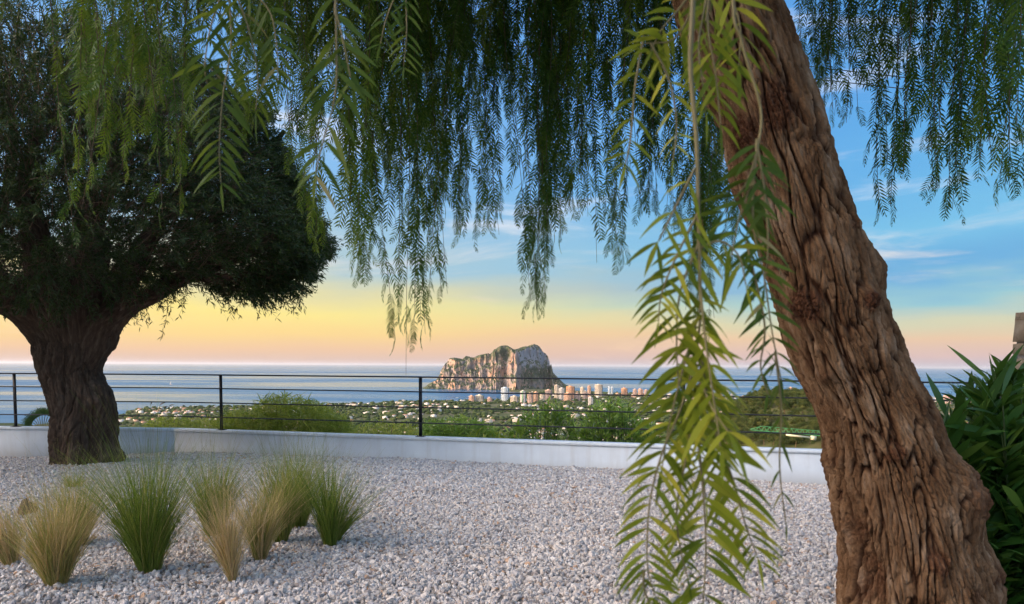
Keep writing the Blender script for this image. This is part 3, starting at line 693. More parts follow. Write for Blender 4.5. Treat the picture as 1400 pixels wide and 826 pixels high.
# ================================================================= GRAVEL (crushed stones, uncountable)
def gravel():
    r = np.random.default_rng(5); pts = []
    n = 390000
    d = np.sqrt(r.random(n) * (14.5 ** 2 - 2.0 ** 2) + 2.0 ** 2); px = r.uniform(-260, 1560, n); x = (px - 700) / F * d
    p = r.random(n) < np.where(d < 8, 1.0, .9); x, d = x[p], d[p]
    k = d < wally(x) - .01; x, d = x[k], d[k]
    z = gz(x, d) + r.uniform(-.004, .016, len(x))
    s = r.gamma(9, .0138 / 9, len(x)).clip(.007, .034) * (1 + .12 * (d > 9))
    V_ = np.stack([x, d, z], -1); n = len(x)
    me = bpy.data.meshes.new('gravel'); me.vertices.add(n); me.vertices.foreach_set('co', V_.astype(np.float32).ravel())
    rot = r.uniform(0, 6.283, (n, 3)).astype(np.float32); a = me.attributes.new('rot', 'FLOAT_VECTOR', 'POINT'); a.data.foreach_set('vector', rot.ravel())
    scl = (s[:, None] * np.stack([r.uniform(.8, 1.35, n), r.uniform(.75, 1.1, n), r.uniform(.55, .9, n)], -1)).astype(np.float32); a = me.attributes.new('scl', 'FLOAT_VECTOR', 'POINT'); a.data.foreach_set('vector', scl.ravel())
    o = obj('gravel', me); tag(o, 'pale crushed stone gravel covering the terrace in front of the white wall', 'gravel', kind='stuff')
    ng = bpy.data.node_groups.new('gravel_scatter', 'GeometryNodeTree')
    ng.interface.new_socket('Geometry', in_out='INPUT', socket_type='NodeSocketGeometry'); ng.interface.new_socket('Geometry', in_out='OUTPUT', socket_type='NodeSocketGeometry')
    nn = ng.nodes; ll = ng.links; gi = nn.new('NodeGroupInput'); go = nn.new('NodeGroupOutput')
    join = nn.new('GeometryNodeJoinGeometry')
    for i in range(5):
        ic = nn.new('GeometryNodeMeshIcoSphere'); ic.inputs['Radius'].default_value = 1; ic.inputs['Subdivisions'].default_value = 2
        no = nn.new('ShaderNodeTexNoise'); no.inputs['Scale'].default_value = .95; no.inputs['Detail'].default_value = 2
        ps = nn.new('GeometryNodeInputPosition'); ad = nn.new('ShaderNodeVectorMath'); ad.operation = 'ADD'; ad.inputs[1].default_value = (i * 7.3, i * 3.1, i)
        ll.new(ps.outputs[0], ad.inputs[0]); ll.new(ad.outputs[0], no.inputs['Vector'])
        sb = nn.new('ShaderNodeVectorMath'); sb.operation = 'SUBTRACT'; sb.inputs[1].default_value = (.5, .5, .5); ll.new(no.outputs['Color'], sb.inputs[0])
        sc = nn.new('ShaderNodeVectorMath'); sc.operation = 'SCALE'; sc.inputs[3].default_value = 1.9; ll.new(sb.outputs[0], sc.inputs[0])
        sp_ = nn.new('GeometryNodeSetPosition'); ll.new(ic.outputs['Mesh'], sp_.inputs['Geometry']); ll.new(sc.outputs[0], sp_.inputs['Offset'])
        sm_ = nn.new('GeometryNodeSetMaterial'); sm_.inputs['Material'].default_value = M['stone']; ll.new(sp_.outputs[0], sm_.inputs['Geometry'])
        sh = nn.new('GeometryNodeSetShadeSmooth'); sh.inputs['Shade Smooth'].default_value = False; ll.new(sm_.outputs[0], sh.inputs['Geometry'])
        g2 = nn.new('GeometryNodeGeometryToInstance'); ll.new(sh.outputs[0], g2.inputs[0]); ll.new(g2.outputs[0], join.inputs[0])
    mp = nn.new('GeometryNodeMeshToPoints'); ll.new(gi.outputs[0], mp.inputs[0])
    ip = nn.new('GeometryNodeInstanceOnPoints'); ip.inputs['Pick Instance'].default_value = True
    ll.new(mp.outputs[0], ip.inputs['Points']); ll.new(join.outputs[0], ip.inputs['Instance'])
    for nm_, sk in (('rot', 'Rotation'), ('scl', 'Scale')):
        na = nn.new('GeometryNodeInputNamedAttribute'); na.data_type = 'FLOAT_VECTOR'; na.inputs['Name'].default_value = nm_; ll.new(na.outputs[0], ip.inputs[sk])
    ll.new(ip.outputs[0], go.inputs[0])
    md = o.modifiers.new('scatter', 'NODES'); md.node_group = ng
gravel()
# dead leaf litter between the clumps
r3 = np.random.default_rng(8); n = 3600
bx = np.concatenate([r3.normal(-2.9, 1.2, n), r3.uniform(-8, 4, 900), r3.normal(-6.4, 1.0, 1200)]); by = np.concatenate([r3.normal(6.2, 1.0, n), r3.uniform(4.5, 11, 900), r3.normal(10.4, .8, 1200)])
k = (by < wally(bx) - .1) & (by > 3); bx, by = bx[k], by[k]
dd = r3.normal(size=(len(bx), 3)) * np.array([1, 1, .15])
V_, F_ = strips(np.stack([bx, by, gz(bx, by) + .034], -1), dd, r3.uniform(.025, .07, len(bx)), r3.uniform(.005, .012, len(bx)), -.05, 1, [.5, .5], side=unit(np.cross(dd, (0, 0, 1))))
tag(obj('leaf_litter', mesh('leaf_litter', V_, F_, M['dead'], {'rnd': rep(r3.random(len(bx)), 1)})), 'scattered dead brown leaves on the gravel', 'leaf litter', kind='stuff')

# ================================================================= FEATHER GRASS
def clump(px, py, h_px, w_px, lean, straw, n, label, d=None, seed=0, base_w=.35, tall=0):
    b = G(px, py) if d is None else P(px, py, d); d = b[1]; k = d / F; r = np.random.default_rng(seed + 100)
    h = h_px * k * 1.3; w = w_px * k * .62
    o = tag(bpy.data.objects.new('feather_grass', None), label, 'ornamental grass', 'feather grass clumps on the gravel') if False else None
    ang = r.uniform(0, 6.283, n); rr_ = np.sqrt(r.random(n)); rb = w * .5 * base_w
    base = np.stack([np.cos(ang) * rr_ * rb, np.sin(ang) * rr_ * rb, np.full(n, -.02)], -1)
    ln = h * r.uniform(.42, 1.06, n) * (1 - .12 * rr_)
    spread = (w * .5 * .85) / h
    d0 = np.stack([np.cos(ang) * rr_ * spread * 1.05 + lean + r.normal(0, .10, n), np.sin(ang) * rr_ * spread + r.normal(0, .10, n), np.ones(n)], -1)
    cur = np.stack([np.cos(ang) * rr_ * .16 + r.normal(0, .2, n) + lean * .3, np.sin(ang) * rr_ * .2 + r.normal(0, .1, n), -.05 - .10 * r.random(n)], -1)
    V_, F_ = strips(base, d0, ln, r.uniform(.0022, .0045, n) * (1 + .03 * d), 0, 5, [1, 1, .9, .7, .45, .12], curl=cur, r=r)
    rn = np.clip(r.normal(straw + .06, .17, n) + .32 * pn(np.stack([np.cos(ang) * rr_ * 1.6, np.sin(ang) * rr_ * 1.6, 0 * ang + seed], -1), 7) + .12 * (r.random(n) < .2), 0, 1)
    at = [rep(rn, 5)]; Vs = [V_]; Fs = [F_]
    m_ = int(n * .05) if not tall else tall                              # long airy flowering hairs above the clump
    a2 = r.uniform(0, 6.283, m_); q = np.sqrt(r.random(m_))
    base2 = np.stack([np.cos(a2) * q * rb, np.sin(a2) * q * rb, np.full(m_, 0.)], -1)
    d2 = np.stack([np.cos(a2) * q * spread * 1.1 + lean, np.sin(a2) * q * spread, np.ones(m_)], -1)
    V2, F2 = strips(base2, d2, h * r.uniform(1.0, 1.38, m_), .0016 * np.ones(m_), 0, 6, [1, 1, .9, .8, .7, .6, .3], curl=np.stack([r.normal(0, .16, m_) + lean * .5, r.normal(0, .1, m_), -.12 * np.ones(m_)], -1), r=r)
    Fs.append(F2 + len(V_)); Vs.append(V2); at.append(rep(np.clip(r.normal(straw + .1, .2, m_), 0, 1), 6))
    me = mesh('feather_grass', np.concatenate(Vs), np.concatenate(Fs), M['grass'], {'rnd': np.concatenate(at)})
    o = obj('feather_grass', me, loc=b); tag(o, label, 'ornamental grass', 'feather grass clumps on the gravel'); return o
CL = [(205, 783, 168, 128, -.02, .26, 1500, 'biggest green clump of feather grass, in front of the olive trunk'),
      (78, 801, 130, 118, -.01, .68, 1300, 'straw-tipped clump of feather grass nearest the camera at the left'),
      (106, 748, 104, 90, .0, .52, 900, 'yellow green feather grass just behind the straw-tipped clump'),
      (16, 772, 86, 74, -.22, .80, 700, 'straw-coloured feather grass at the left edge of the picture'),
      (291, 733, 112, 96, .06, .33, 900, 'green feather grass leaning right, right of the biggest clump'),
      (319, 797, 128, 34, -.09, .82, 520, 'narrow pale straw clump of feather grass standing in front'),
      (356, 766, 110, 74, -.0, .70, 700, 'brownish feather grass just behind the narrow straw clump'),
      (384, 742, 122, 84, .02, .42, 850, 'mixed green and straw feather grass in the middle of the right-hand group'),
      (408, 722, 110, 96, .0, .3, 850, 'green feather grass at the back of the right-hand group'),
      (452, 747, 124, 74, -.04, .24, 700, 'green feather grass at the right end of the group'),
      (456, 742, 96, 42, .42, .3, 160, 'thin tuft of feather grass bending away to the right'),
      (100, 668, 26, 60, .0, .42, 200, 'short tuft of grass at the foot of the olive trunk')]
for i, c in enumerate(CL): clump(*c[:7], c[7], seed=i, base_w=.30 if c[3] > 50 else .4, tall=70 if i == 0 else 0)
# small dark stump
b = G(38, 704); V_ = IV * np.array([.085, .08, .12]); V_ = V_ + (.045 * pn(IV * 1.7, 3))[:, None] * IV; o = obj('tree_stump', mesh('tree_stump', V_, IF, M['twig']), loc=b + [0, 0, .05]); tag(o, 'small dark rotten stump poking from the gravel behind the left clumps', 'stump')

# ================================================================= TRUNK BUILDER
def trunk(path, rad, nu, nvv, barkf, bumps=(), twist=.3, scar=(), flute=0, ff=14., stretch=.17, seed=0, dep=.02, flare=None):
    c = spline(path, nvv); r_ = spline(np.stack([rad, rad, rad], 1), nvv)[:, 0]
    s = np.concatenate([[0], np.cumsum(np.linalg.norm(np.diff(c, axis=0), axis=1))])
    t = unit(np.gradient(c, axis=0)); e1 = unit(np.array([1., 0, 0]) - t * t[:, :1]); e2 = np.cross(e1, t)   # e1 to the right
    e2 = np.where((e2[:, 1] > 0)[:, None], -e2, e2)                                                         # e2 to the camera
    th = np.arange(nu) / nu * 2 * np.pi
    TH, S = np.meshgrid(th, s); Rr = r_[:, None] + 0 * TH
    tw = TH + twist * S
    q = np.stack([Rr * np.cos(tw), Rr * np.sin(tw), S * stretch], -1)
    wv = np.stack([pn(q * ff * .45, seed + 1), pn(q * ff * .45, seed + 2), pn(q * ff * .45, seed + 3)], -1) * .32 / ff * 2
    a = np.abs(pn((q + wv) * ff, seed + 4)); pl = sm(.0, .17, a)
    a2 = np.abs(pn((q + wv) * ff * 2.1 * np.array([1, 1, 1.5]), seed + 5)); pl2 = sm(0, .16, a2)
    fine = fbm(q * ff * 4 * np.array([1, 1, 1.2]), 3, seed + 6)
    big = fbm(np.stack([Rr * np.cos(TH), Rr * np.sin(TH), S * .6], -1) * 3.2, 3, seed + 9)
    hgt = .60 * pl + .26 * pl2 + .26 * fine
    D = dep * (hgt - .6) + .06 * big * np.minimum(1, Rr * 4) * .6
    if flute: D = D + flute * (np.cos(5 * tw + 2 * pn(q * 2.5, 3)) * .5 + .5 * np.cos(8 * tw + 1.3))
    sc = np.zeros_like(TH)
    for (sb, tb, ws, wt, amp, scr) in list(bumps):
        dth = (TH - tb + np.pi) % (2 * np.pi) - np.pi; g = np.exp(-((S - sb) / ws) ** 2 - (dth / wt) ** 2)
        D = D + amp * g * (1 + .35 * fbm(q * ff * np.array([1, 1, 4]), 3, seed + 13)); sc = np.maximum(sc, scr * sm(.25, .75, g + .22 * pn(q * ff * 1.3 * np.array([1, 1, 5]), seed + 14)))
    sc = np.clip(sc, 0, 1); D = D + sc * .009 * fbm(q * ff * 3.5 * np.array([1, 1, 6]), 3, seed + 15)
    if flare is not None: D = D + flare(TH, S)
    V_ = c[:, None] + (np.sin(TH)[..., None] * e1[:, None] + np.cos(TH)[..., None] * e2[:, None]) * (Rr + D)[..., None]
    i = np.arange(nvv - 1)[:, None] * nu; j = np.arange(nu)[None]; j2 = (j + 1) % nu
    Fc = np.stack([i + j, i + nu + j, i + nu + j2, i + j2], -1).reshape(-1, 4)
    bk = np.stack([Rr * np.cos(tw), Rr * np.sin(tw), S], -1)
    return V_.reshape(-1, 3), Fc, {'bk': bk.reshape(-1, 3), 'h': np.clip(hgt, 0, 1).ravel(), 'scar': sc.ravel()}, (c, s, e1, e2, r_)

# ---- leaning pepper tree
DT = 3.05
cw = [(-330, 925, 118), (-200, 938, 126), (-90, 962, 132), (0, 991, 137), (80, 1022, 143), (170, 1058, 140), (260, 1085, 137), (340, 1111, 138), (400, 1128, 139), (440, 1139, 142), (500, 1163, 148), (540, 1181, 148), (600, 1208, 162), (640, 1222, 174), (700, 1240, 194), (760, 1250, 206), (826, 1260, 218), (900, 1266, 236), (970, 1266, 262), (1020, 1264, 300), (1075, 1264, 320)]
cw = cw[::-1]
pth = [P(c - 5, y, DT - .12 * (1000 - y) / 1000.) for y, c, w in cw]; rad_ = [w / 2 / F * DT * .93 - .012 for y, c, w in cw]
pepper = empty('pepper_tree', (pth[1][0], pth[1][1], 0), 'leaning pepper tree with deeply furrowed brown bark and hanging feathery foliage', 'tree')
pr = np.array(pepper.location)
cs = spline(pth, 700); ss = np.concatenate([[0], np.cumsum(np.linalg.norm(np.diff(cs, axis=0), axis=1))])
def s_at(y):   # arc length at photo row
    zt = P(1100, y, DT - .1)[2]; return float(np.interp(zt, cs[:, 2], ss))
def th_at(y, x):
    c = np.interp(y, [q[0] for q in cw[::-1]], [q[1] for q in cw[::-1]]); w = np.interp(y, [q[0] for q in cw[::-1]], [q[2] for q in cw[::-1]]); return math.asin(np.clip((x - c) / (w / 2), -1, 1))
def bp(x, y, ws, wt, amp, scr): return (s_at(y), th_at(y, x), ws, wt, amp, scr)
bumps = [bp(1040, 160, .12, .42, .016, 1), bp(1003, 175, .10, .45, .012, 1), bp(1082, 405, .085, .40, .04, 1), bp(1165, 423, .05, .24, .032, 1), bp(1200, 392, .075, .5, .042, .25),
         bp(1152, 328, .03, .16, .012, .5), bp(1105, 492, .03, .2, .018, .4), bp(1318, 690, .12, .5, .05, .55), bp(1190, 605, .035, .2, .022, .9), bp(1112, 600, .04, .4, .022, .3),
         bp(1160, 765, .13, .30, -.06, .6), bp(1150, 700, .10, .3, -.02, .5), bp(1235, 745, .045, .18, .03, .8), bp(1355, 800, .08, .4, .03, .4), bp(1295, 800, .03, .14, -.02, .7), bp(1225, 800, .05, .2, -.02, .6), bp(1148, 505, .02, .5, -.008, .2),
         bp(1090, 208, .018, .9, -.012, .3)]
V_, F_, at, info = trunk(pth, rad_, 640, 1100, None, bumps, twist=-.15, ff=25., stretch=.14, dep=.032, seed=20)
obj('trunk', mesh('trunk', local(V_, pepper), F_, M['bark'], at, smooth=True), pepper)
top = pth[-1]
# limbs: fork above the picture, spread over the terrace
limbs = []
def limb(pts, r0, r1, par=None):
    pts = [np.array(p, float) for p in pts]; n = 60; ra = np.linspace(r0, r1, len(pts))
    V_, F_, at, _ = trunk(pts, list(ra), 48, 120, None, twist=.2, ff=17, stretch=.2, dep=.02, seed=33)
    o = obj('limb', mesh('limb', local(V_, pepper), F_, M['bark'], at, smooth=True), pepper); limbs.append(spline(pts, n)); return o
T0 = top - np.array([0, 0, .15])
limb([T0, T0 + [-.5, .1, .35], T0 + [-1.4, .6, .75], T0 + [-2.6, 1.1, .9], T0 + [-4.0, 1.2, .7]], .17, .05)
limb([T0, T0 + [-.1, .4, .5], T0 + [.1, 1.4, 1.1], T0 + [.5, 2.6, 1.3], T0 + [.9, 3.6, 1.1]], .15, .05)
limb([T0, T0 + [.4, .1, .5], T0 + [1.2, .4, 1.0], T0 + [2.2, .7, 1.1], T0 + [3.1, .8, .9]], .14, .04)
limb([T0, T0 + [-.3, -.4, .3], T0 + [-.6, -1.3, .4], T0 + [-.8, -2.1, .3], T0 + [-.9, -2.9, 0]], .13, .04)
limb([T0 + [-1.1, .45, .62], T0 + [-1.7, -.1, .7], T0 + [-2.3, -.7, .6], T0 + [-2.8, -1.2, .3]], .08, .03)
limb([T0 + [-.9, .4, .55], T0 + [-1.2, 1.3, 1.1], T0 + [-1.7, 2.3, 1.3], T0 + [-2.3, 3.1, 1.1]], .09, .03)
LP = np.concatenate(limbs)

# one pinnate leaf: leaflets in pairs along a drooping rachis (x outwards, z up)
def frond_template(seed, pairs=11, lf=.27, wid=.042):
    r = np.random.default_rng(seed); K = pairs; t = (np.arange(K) + .8) / K
    ang = R(-40) - R(46) * t ** .8; dx = np.cos(ang) / K; dz = np.sin(ang) / K
    px_ = np.concatenate([[0], np.cumsum(dx)]); pz = np.concatenate([[0], np.cumsum(dz)])
    Vs = []; Fs = []; n = 0
    for i in range(K + 1):
        a = ang[min(i, K - 1)]; tx = np.array([math.cos(a), 0, math.sin(a)]); b = np.array([px_[i], 0, pz[i]])
        size = lf * (math.sin(math.pi * (.16 + .80 * i / K)) ** .6) * r.uniform(.85, 1.1)
        for sd_ in ((-1, 1) if i < K else (0,)):
            if r.random() < .05: continue
            sp2 = R(r.uniform(44, 58)); d_ = tx * math.cos(sp2) + np.array([0, sd_, 0]) * math.sin(sp2) if sd_ else tx
            d_ = unit(d_ + np.array([0, 0, -.12]) + r.normal(0, .05, 3)); nn_ = unit(np.cross(d_, tx if sd_ else np.array([0, 1, 0])) + r.normal(0, .25, 3)); w_ = unit(np.cross(nn_, d_)) * wid * .5
            m1 = b + d_ * size * .36; e = b + d_ * size + np.array([0, 0, -.03 * size / .24])
            Vs += [b, m1 + w_, e, m1 - w_]; Fs.append([n, n + 1, n + 2, n + 3]); n += 4
    # rachis as a thin strip
    for i in range(K):
        a_, b_ = np.array([px_[i], 0, pz[i]]), np.array([px_[i + 1], 0, pz[i + 1]]); w_ = np.array([0, .006, 0])
        Vs += [a_ - w_, a_ + w_, b_ + w_, b_ - w_]; Fs.append([n, n + 1, n + 2, n + 3]); n += 4
    return np.array(Vs), np.array(Fs)
TPL = [frond_template(s) for s in range(8)]
# clusters of hanging strands: (photo column, spread, lowest row, variation, number, distance, depth spread, frond length m)
CLU = [
 (12, 14, 30, 30, 2, 3.0, .3, .14), (98, 26, 330, 70, 7, 2.9, .3, .15), (128, 30, 250, 110, 10, 3.2, .3, .16), (170, 40, 190, 90, 12, 3.6, .5, .17),
 (245, 26, 300, 70, 6, 2.9, .3, .14), (220, 50, 150, 80, 12, 3.4, .5, .17), (300, 50, 180, 90, 12, 3.2, .4, .17), (370, 50, 190, 80, 12, 3.5, .5, .17), (430, 30, 240, 80, 8, 3.3, .4, .17),
 (415, 20, 200, 60, 5, 3.6, .3, .18), (445, 20, 350, 60, 6, 3.9, .3, .19), (482, 18, 388, 60, 8, 3.7, .3, .19), (505, 28, 250, 80, 12, 4.3, .5, .19),
 (535, 30, 385, 80, 13, 4.0, .4, .19), (562, 18, 475, 40, 7, 3.9, .25, .18), (556, 12, 520, 12, 2, 3.9, .1, .12), (570, 35, 300, 90, 12, 4.5, .5, .2), (600, 30, 330, 70, 11, 4.4, .4, .19), (607, 22, 418, 45, 7, 4.1, .3, .18),
 (640, 26, 335, 60, 9, 4.3, .4, .18), (672, 18, 330, 60, 6, 4.2, .3, .17), (700, 14, 150, 60, 6, 4.5, .4, .19), (650, 60, 130, 60, 14, 5.0, .6, .2),
 (722, 22, 370, 50, 9, 4.1, .3, .18), (728, 15, 458, 35, 6, 4.0, .2, .17), (745, 26, 280, 70, 11, 4.3, .4, .19), (775, 30, 320, 60, 10, 4.4, .4, .19), (768, 10, 345, 30, 3, 4.1, .2, .17),
 (815, 30, 300, 70, 12, 4.1, .4, .19), (832, 16, 368, 40, 6, 4.0, .3, .18), (800, 60, 160, 70, 16, 4.7, .6, .2), (860, 30, 190, 60, 10, 4.4, .4, .19),
 (900, 26, 300, 60, 12, 3.9, .4, .18), (940, 28, 340, 70, 14, 4.0, .4, .18), (958, 16, 462, 50, 8, 4.1, .3, .17), (978, 22, 400, 70, 10, 4.1, .3, .17), (925, 50, 200, 80, 14, 4.5, .5, .2), (1010, 22, 300, 90, 9, 4.3, .3, .18),
 (1110, 26, 165, 45, 10, 3.8, .4, .17), (1150, 26, 130, 40, 9, 4.1, .4, .17), (1166, 10, 185, 15, 2, 3.7, .2, .15), (1180, 10, 170, 15, 2, 3.8, .2, .15),
 (1215, 20, 250, 40, 7, 3.3, .3, .17), (1212, 12, 300, 20, 3, 3.2, .2, .17), (1245, 22, 225, 40, 8, 3.5, .3, .17), (1285, 22, 265, 45, 8, 3.2, .3, .17), (1305, 14, 300, 20, 4, 3.1, .2, .17), (1340, 24, 230, 40, 8, 3.1, .3, .18), (1382, 18, 262, 30, 6, 2.8, .3, .18), (1395, 10, 200, 60, 3, 2.2, .2, .19), (1420, 30, 230, 60, 6, 3.2, .3, .18),
 (1200, 90, 110, 45, 16, 4.1, .6, .18), (1310, 80, 120, 50, 18, 3.8, .6, .18), (1130, 40, 70, 40, 9, 4.4, .5, .18),
 (480, 110, 120, 60, 24, 4.6, .8, .2), (600, 110, 100, 60, 24, 4.6, .8, .2), (750, 110, 110, 60, 26, 4.7, .8, .2), (880, 90, 100, 60, 18, 4.8, .8, .2), (205, 60, 60, 50, 11, 3.6, .5, .17), (320, 120, 80, 50, 22, 3.8, .6, .18),
 (560, 80, 210, 60, 20, 4.9, .5, .2), (470, 50, 170, 60, 14, 4.5, .5, .2), (620, 50, 190, 60, 9, 4.8, .5, .2), (850, 60, 130, 60, 10, 4.9, .5, .2),
]
r4 = np.random.default_rng(12)
FV = []; FF = []; FR = []; fn = 0; tw = []
acc = [[[], [], [], []] for _ in TPL]     # base, matrix rows, scale, rnd
GAPS = [(612, 655, 78, 150), (668, 708, 190, 370), (860, 885, 215, 320), (785, 800, 190, 300), (420, 432, 95, 160)]
for (cx_, sx, yb, vy, n_, dist, dsp, fl) in CLU:
    for _ in range(max(1, round(n_ * (.62 if yb > 180 else .58)))):
        px = cx_ + r4.uniform(-1.3, 1.3) * sx; d = dist + r4.uniform(-1, 1) * dsp; y1 = yb - abs(r4.normal(0, .55)) * vy
        b = P(px, y1 - 4, d); zt = max(b[2] + .5, 3.35 + .22 * d + r4.uniform(0, .5))
        m = max(6, int((zt - b[2]) / .12)); t = np.linspace(0, 1, m)
        sway = np.stack([pn(np.stack([t * 2.2, t * 0 + px, t * 0], -1), 1), pn(np.stack([t * 2.2, t * 0 + px, t * 0 + 5], -1), 2), 0 * t], -1) * .09 * (1 - t ** 2)[:, None]
        lean0 = np.array([r4.normal(0, .16), r4.normal(0, .14), 0]) * (1 - t)[:, None] ** 1.0
        pts = np.stack([b[0] + 0 * t, b[1] + 0 * t, zt + (b[2] - zt) * t], -1) + sway + lean0
        tw.append((pts, np.linspace(.0035, .0011, m)))
        L_ = zt - b[2]; step = .066; nf = int(L_ / step)
        tf = (np.arange(nf) + r4.random(nf) * .6) / nf
        zone = sm(0, 1, tf) > -1
        fpos = np.stack([np.interp(tf, t, pts[:, k]) for k in range(3)], -1)
        az = np.arange(nf) * 2.4 + r4.random(nf) * 1.2 + px
        scl = fl * r4.uniform(.8, 1.3, nf) * (1 - .35 * sm(.82, 1, tf)); 
        if yb > 500: keepf = r4.random(nf) < .35; scl = scl * .8
        else: keepf = (r4.random(nf) < .95) & (pn(np.stack([tf * L_ * 2.2, tf * 0 + px * .37, tf * 0], -1), 19) > -.30)
        tilt = r4.normal(0, .22, nf) + .42; srnd = r4.random()
        for k in range(nf):
            if not keepf[k]: continue
            q = fpos[k]; 
            ci_ = int(r4.integers(len(TPL))); A = acc[ci_]; A[0].append(q); A[1].append((az[k], tilt[k], r4.normal(0, .25))); A[2].append(scl[k]); A[3].append(min(1, .55 * srnd + .5 * r4.random() * r4.random() + .1 * r4.random()))
for (tv, tf_), (bs, rt_, sc_l, rn_) in zip(TPL, acc):
    if not bs: continue
    bs = np.array(bs); an = np.array(rt_); s = np.array(sc_l)
    ca, sa = np.cos(an[:, 0]), np.sin(an[:, 0]); cb, sb = np.cos(an[:, 1]), np.sin(an[:, 1]); cg, sg = np.cos(an[:, 2]), np.sin(an[:, 2])
    v = tv[None] * s[:, None, None]
    # roll about x, tilt about y, turn about z
    y_ = v[..., 1] * cg[:, None] - v[..., 2] * sg[:, None]; z_ = v[..., 1] * sg[:, None] + v[..., 2] * cg[:, None]; x_ = v[..., 0]
    x2 = x_ * cb[:, None] + z_ * sb[:, None]; z2 = -x_ * sb[:, None] + z_ * cb[:, None]
    w = np.stack([x2 * ca[:, None] - y_ * sa[:, None], x2 * sa[:, None] + y_ * ca[:, None], z2], -1) + bs[:, None]
    # keep the few clear windows between the strands open
    FV.append(w.reshape(-1, 3)); FF.append((tf_[None] + (np.arange(len(bs)) * len(tv))[:, None, None]).reshape(-1, 4) + fn); fn += len(bs) * len(tv); FR.append(np.repeat(np.array(rn_), len(tv)))
FV = np.concatenate(FV); FF = np.concatenate(FF); FR = np.concatenate(FR)
crown = obj('crown', mesh('crown', local(FV, pepper), FF, M['pepper'], {'rnd': FR}), pepper)
V_, F_ = tubes(tw, 3); obj('twigs', mesh('twigs', local(V_, pepper), F_, M['twig']), crown)
print('pepper leaf faces', len(FF))
# upper mass of the crown, all above the picture
n = 26000; li = r4.integers(0, len(LP), n); bb = LP[li] + r4.normal(0, 1, (n, 3)) * np.array([.75, .75, .35]) + [0, 0, .55]; bb = bb[bb[:, 2] > 1.75 + .52 * np.maximum(bb[:, 1], 0) + .35]
dd = randdir(len(bb), r4) + [0, 0, -.5]; V_, F_ = strips(bb, dd, r4.uniform(.10, .2, len(bb)), r4.uniform(.03, .05, len(bb)), .3, 2, r=r4)
obj('upper_foliage', mesh('upper_foliage', local(V_, pepper), F_, M['pepper'], {'rnd': rep(r4.random(len(bb)), 2)}), crown)

# ---- sprays hanging close to the camera
def spray(stem_px, d, fr, mat, name='hanging_branch', stem_r=.0026, to_top=True, label=None, seed=0):
    """stem_px: photo points of the stem, fr: list of (points of the leaf stalk, leaflet length px, spacing px, spread deg, side bias)"""
    r = np.random.default_rng(seed + 500)
    st = [P(x, y, d) for x, y in stem_px]
    if to_top:
        i = int(np.argmin(np.linalg.norm(LP[:, :2] - st[0][:2], axis=1))); e = LP[i]; a = st[0]
        st = [e, a * .35 + e * .65 + [0, 0, .25], a + [0.01, .02, .35]] + st
    sp_ = spline(st, 14 * len(st)); V_, F_ = tubes([(sp_, np.linspace(stem_r * 1.25, stem_r * .7, len(sp_)))], 7)
    o = obj(name, mesh(name, local(V_, pepper), F_, M['stem'], smooth=True), pepper)
    Vs = []; Fs = []; Rn = []; n0 = 0; tb = []
    for f in fr:
        pts, ll, spc, spd = f[:4]; dz_ = f[4] if len(f) > 4 else 0
        q = np.array([P(x, y, d + dz_ * (i / max(1, len(pts) - 1))) for i, (x, y) in enumerate(pts)]); ln_px = sum(math.dist(pts[i], pts[i + 1]) for i in range(len(pts) - 1))
        K = max(3, int(ln_px / spc)); c = spline(q, K * 4); tb.append((c, np.linspace(.0016, .0007, len(c)))); tg = unit(np.gradient(c, axis=0))
        px2m = d / F; idx = np.linspace(2, K * 4 - 1, K).astype(int); axis = unit(r.normal(0, .35, 3) + np.array([0, -1, 0]))
        b = []; dr = []; L_ = []; side = []
        for k, i in enumerate(idx):
            sdv_ = unit(np.cross(tg[i], axis)); f_ = math.sin(math.pi * (.2 + .72 * k / K)) ** .5
            for s_2 in ((-1, 1) if k < K - 1 else (-1, 1, 0)):
                if r.random() < .07: continue
                a = R(spd + 15 + r.normal(0, 4)); v = tg[i] * math.cos(a) + s_2 * sdv_ * math.sin(a) + axis * r.normal(0, .12) if s_2 else tg[i]
                b.append(c[i] + tg[i] * r.normal(0, .002)); dr.append(v); L_.append(ll * px2m * f_ * r.uniform(.85, 1.12)); side.append(np.cross(unit(v), unit(axis + r.normal(0, .45, 3))))
        b = np.array(b); dr = np.array(dr); L_ = np.array(L_); side = unit(np.array(side))
        V_, F_ = strips(b, dr, L_, L_ * .155, r.uniform(.22, .6, len(b)), 6, [.10, .62, .95, 1, .82, .5, .05], side=side, curl=randdir(len(b), r) * .12, r=r)
        Vs.append(V_); Fs.append(F_ + n0); n0 += len(V_); Rn.append(rep(np.clip(r.normal(.45, .25, len(b)), 0, 1), 6))
    lf = obj('leaves', mesh('leaves', local(np.concatenate(Vs), pepper), np.concatenate(Fs), M[mat], {'rnd': np.concatenate(Rn)}, smooth=True), o)
    V_, F_ = tubes(tb, 5); obj('leaf_stalks', mesh('leaf_stalks', local(V_, pepper), F_, M['stem'], smooth=True), o)
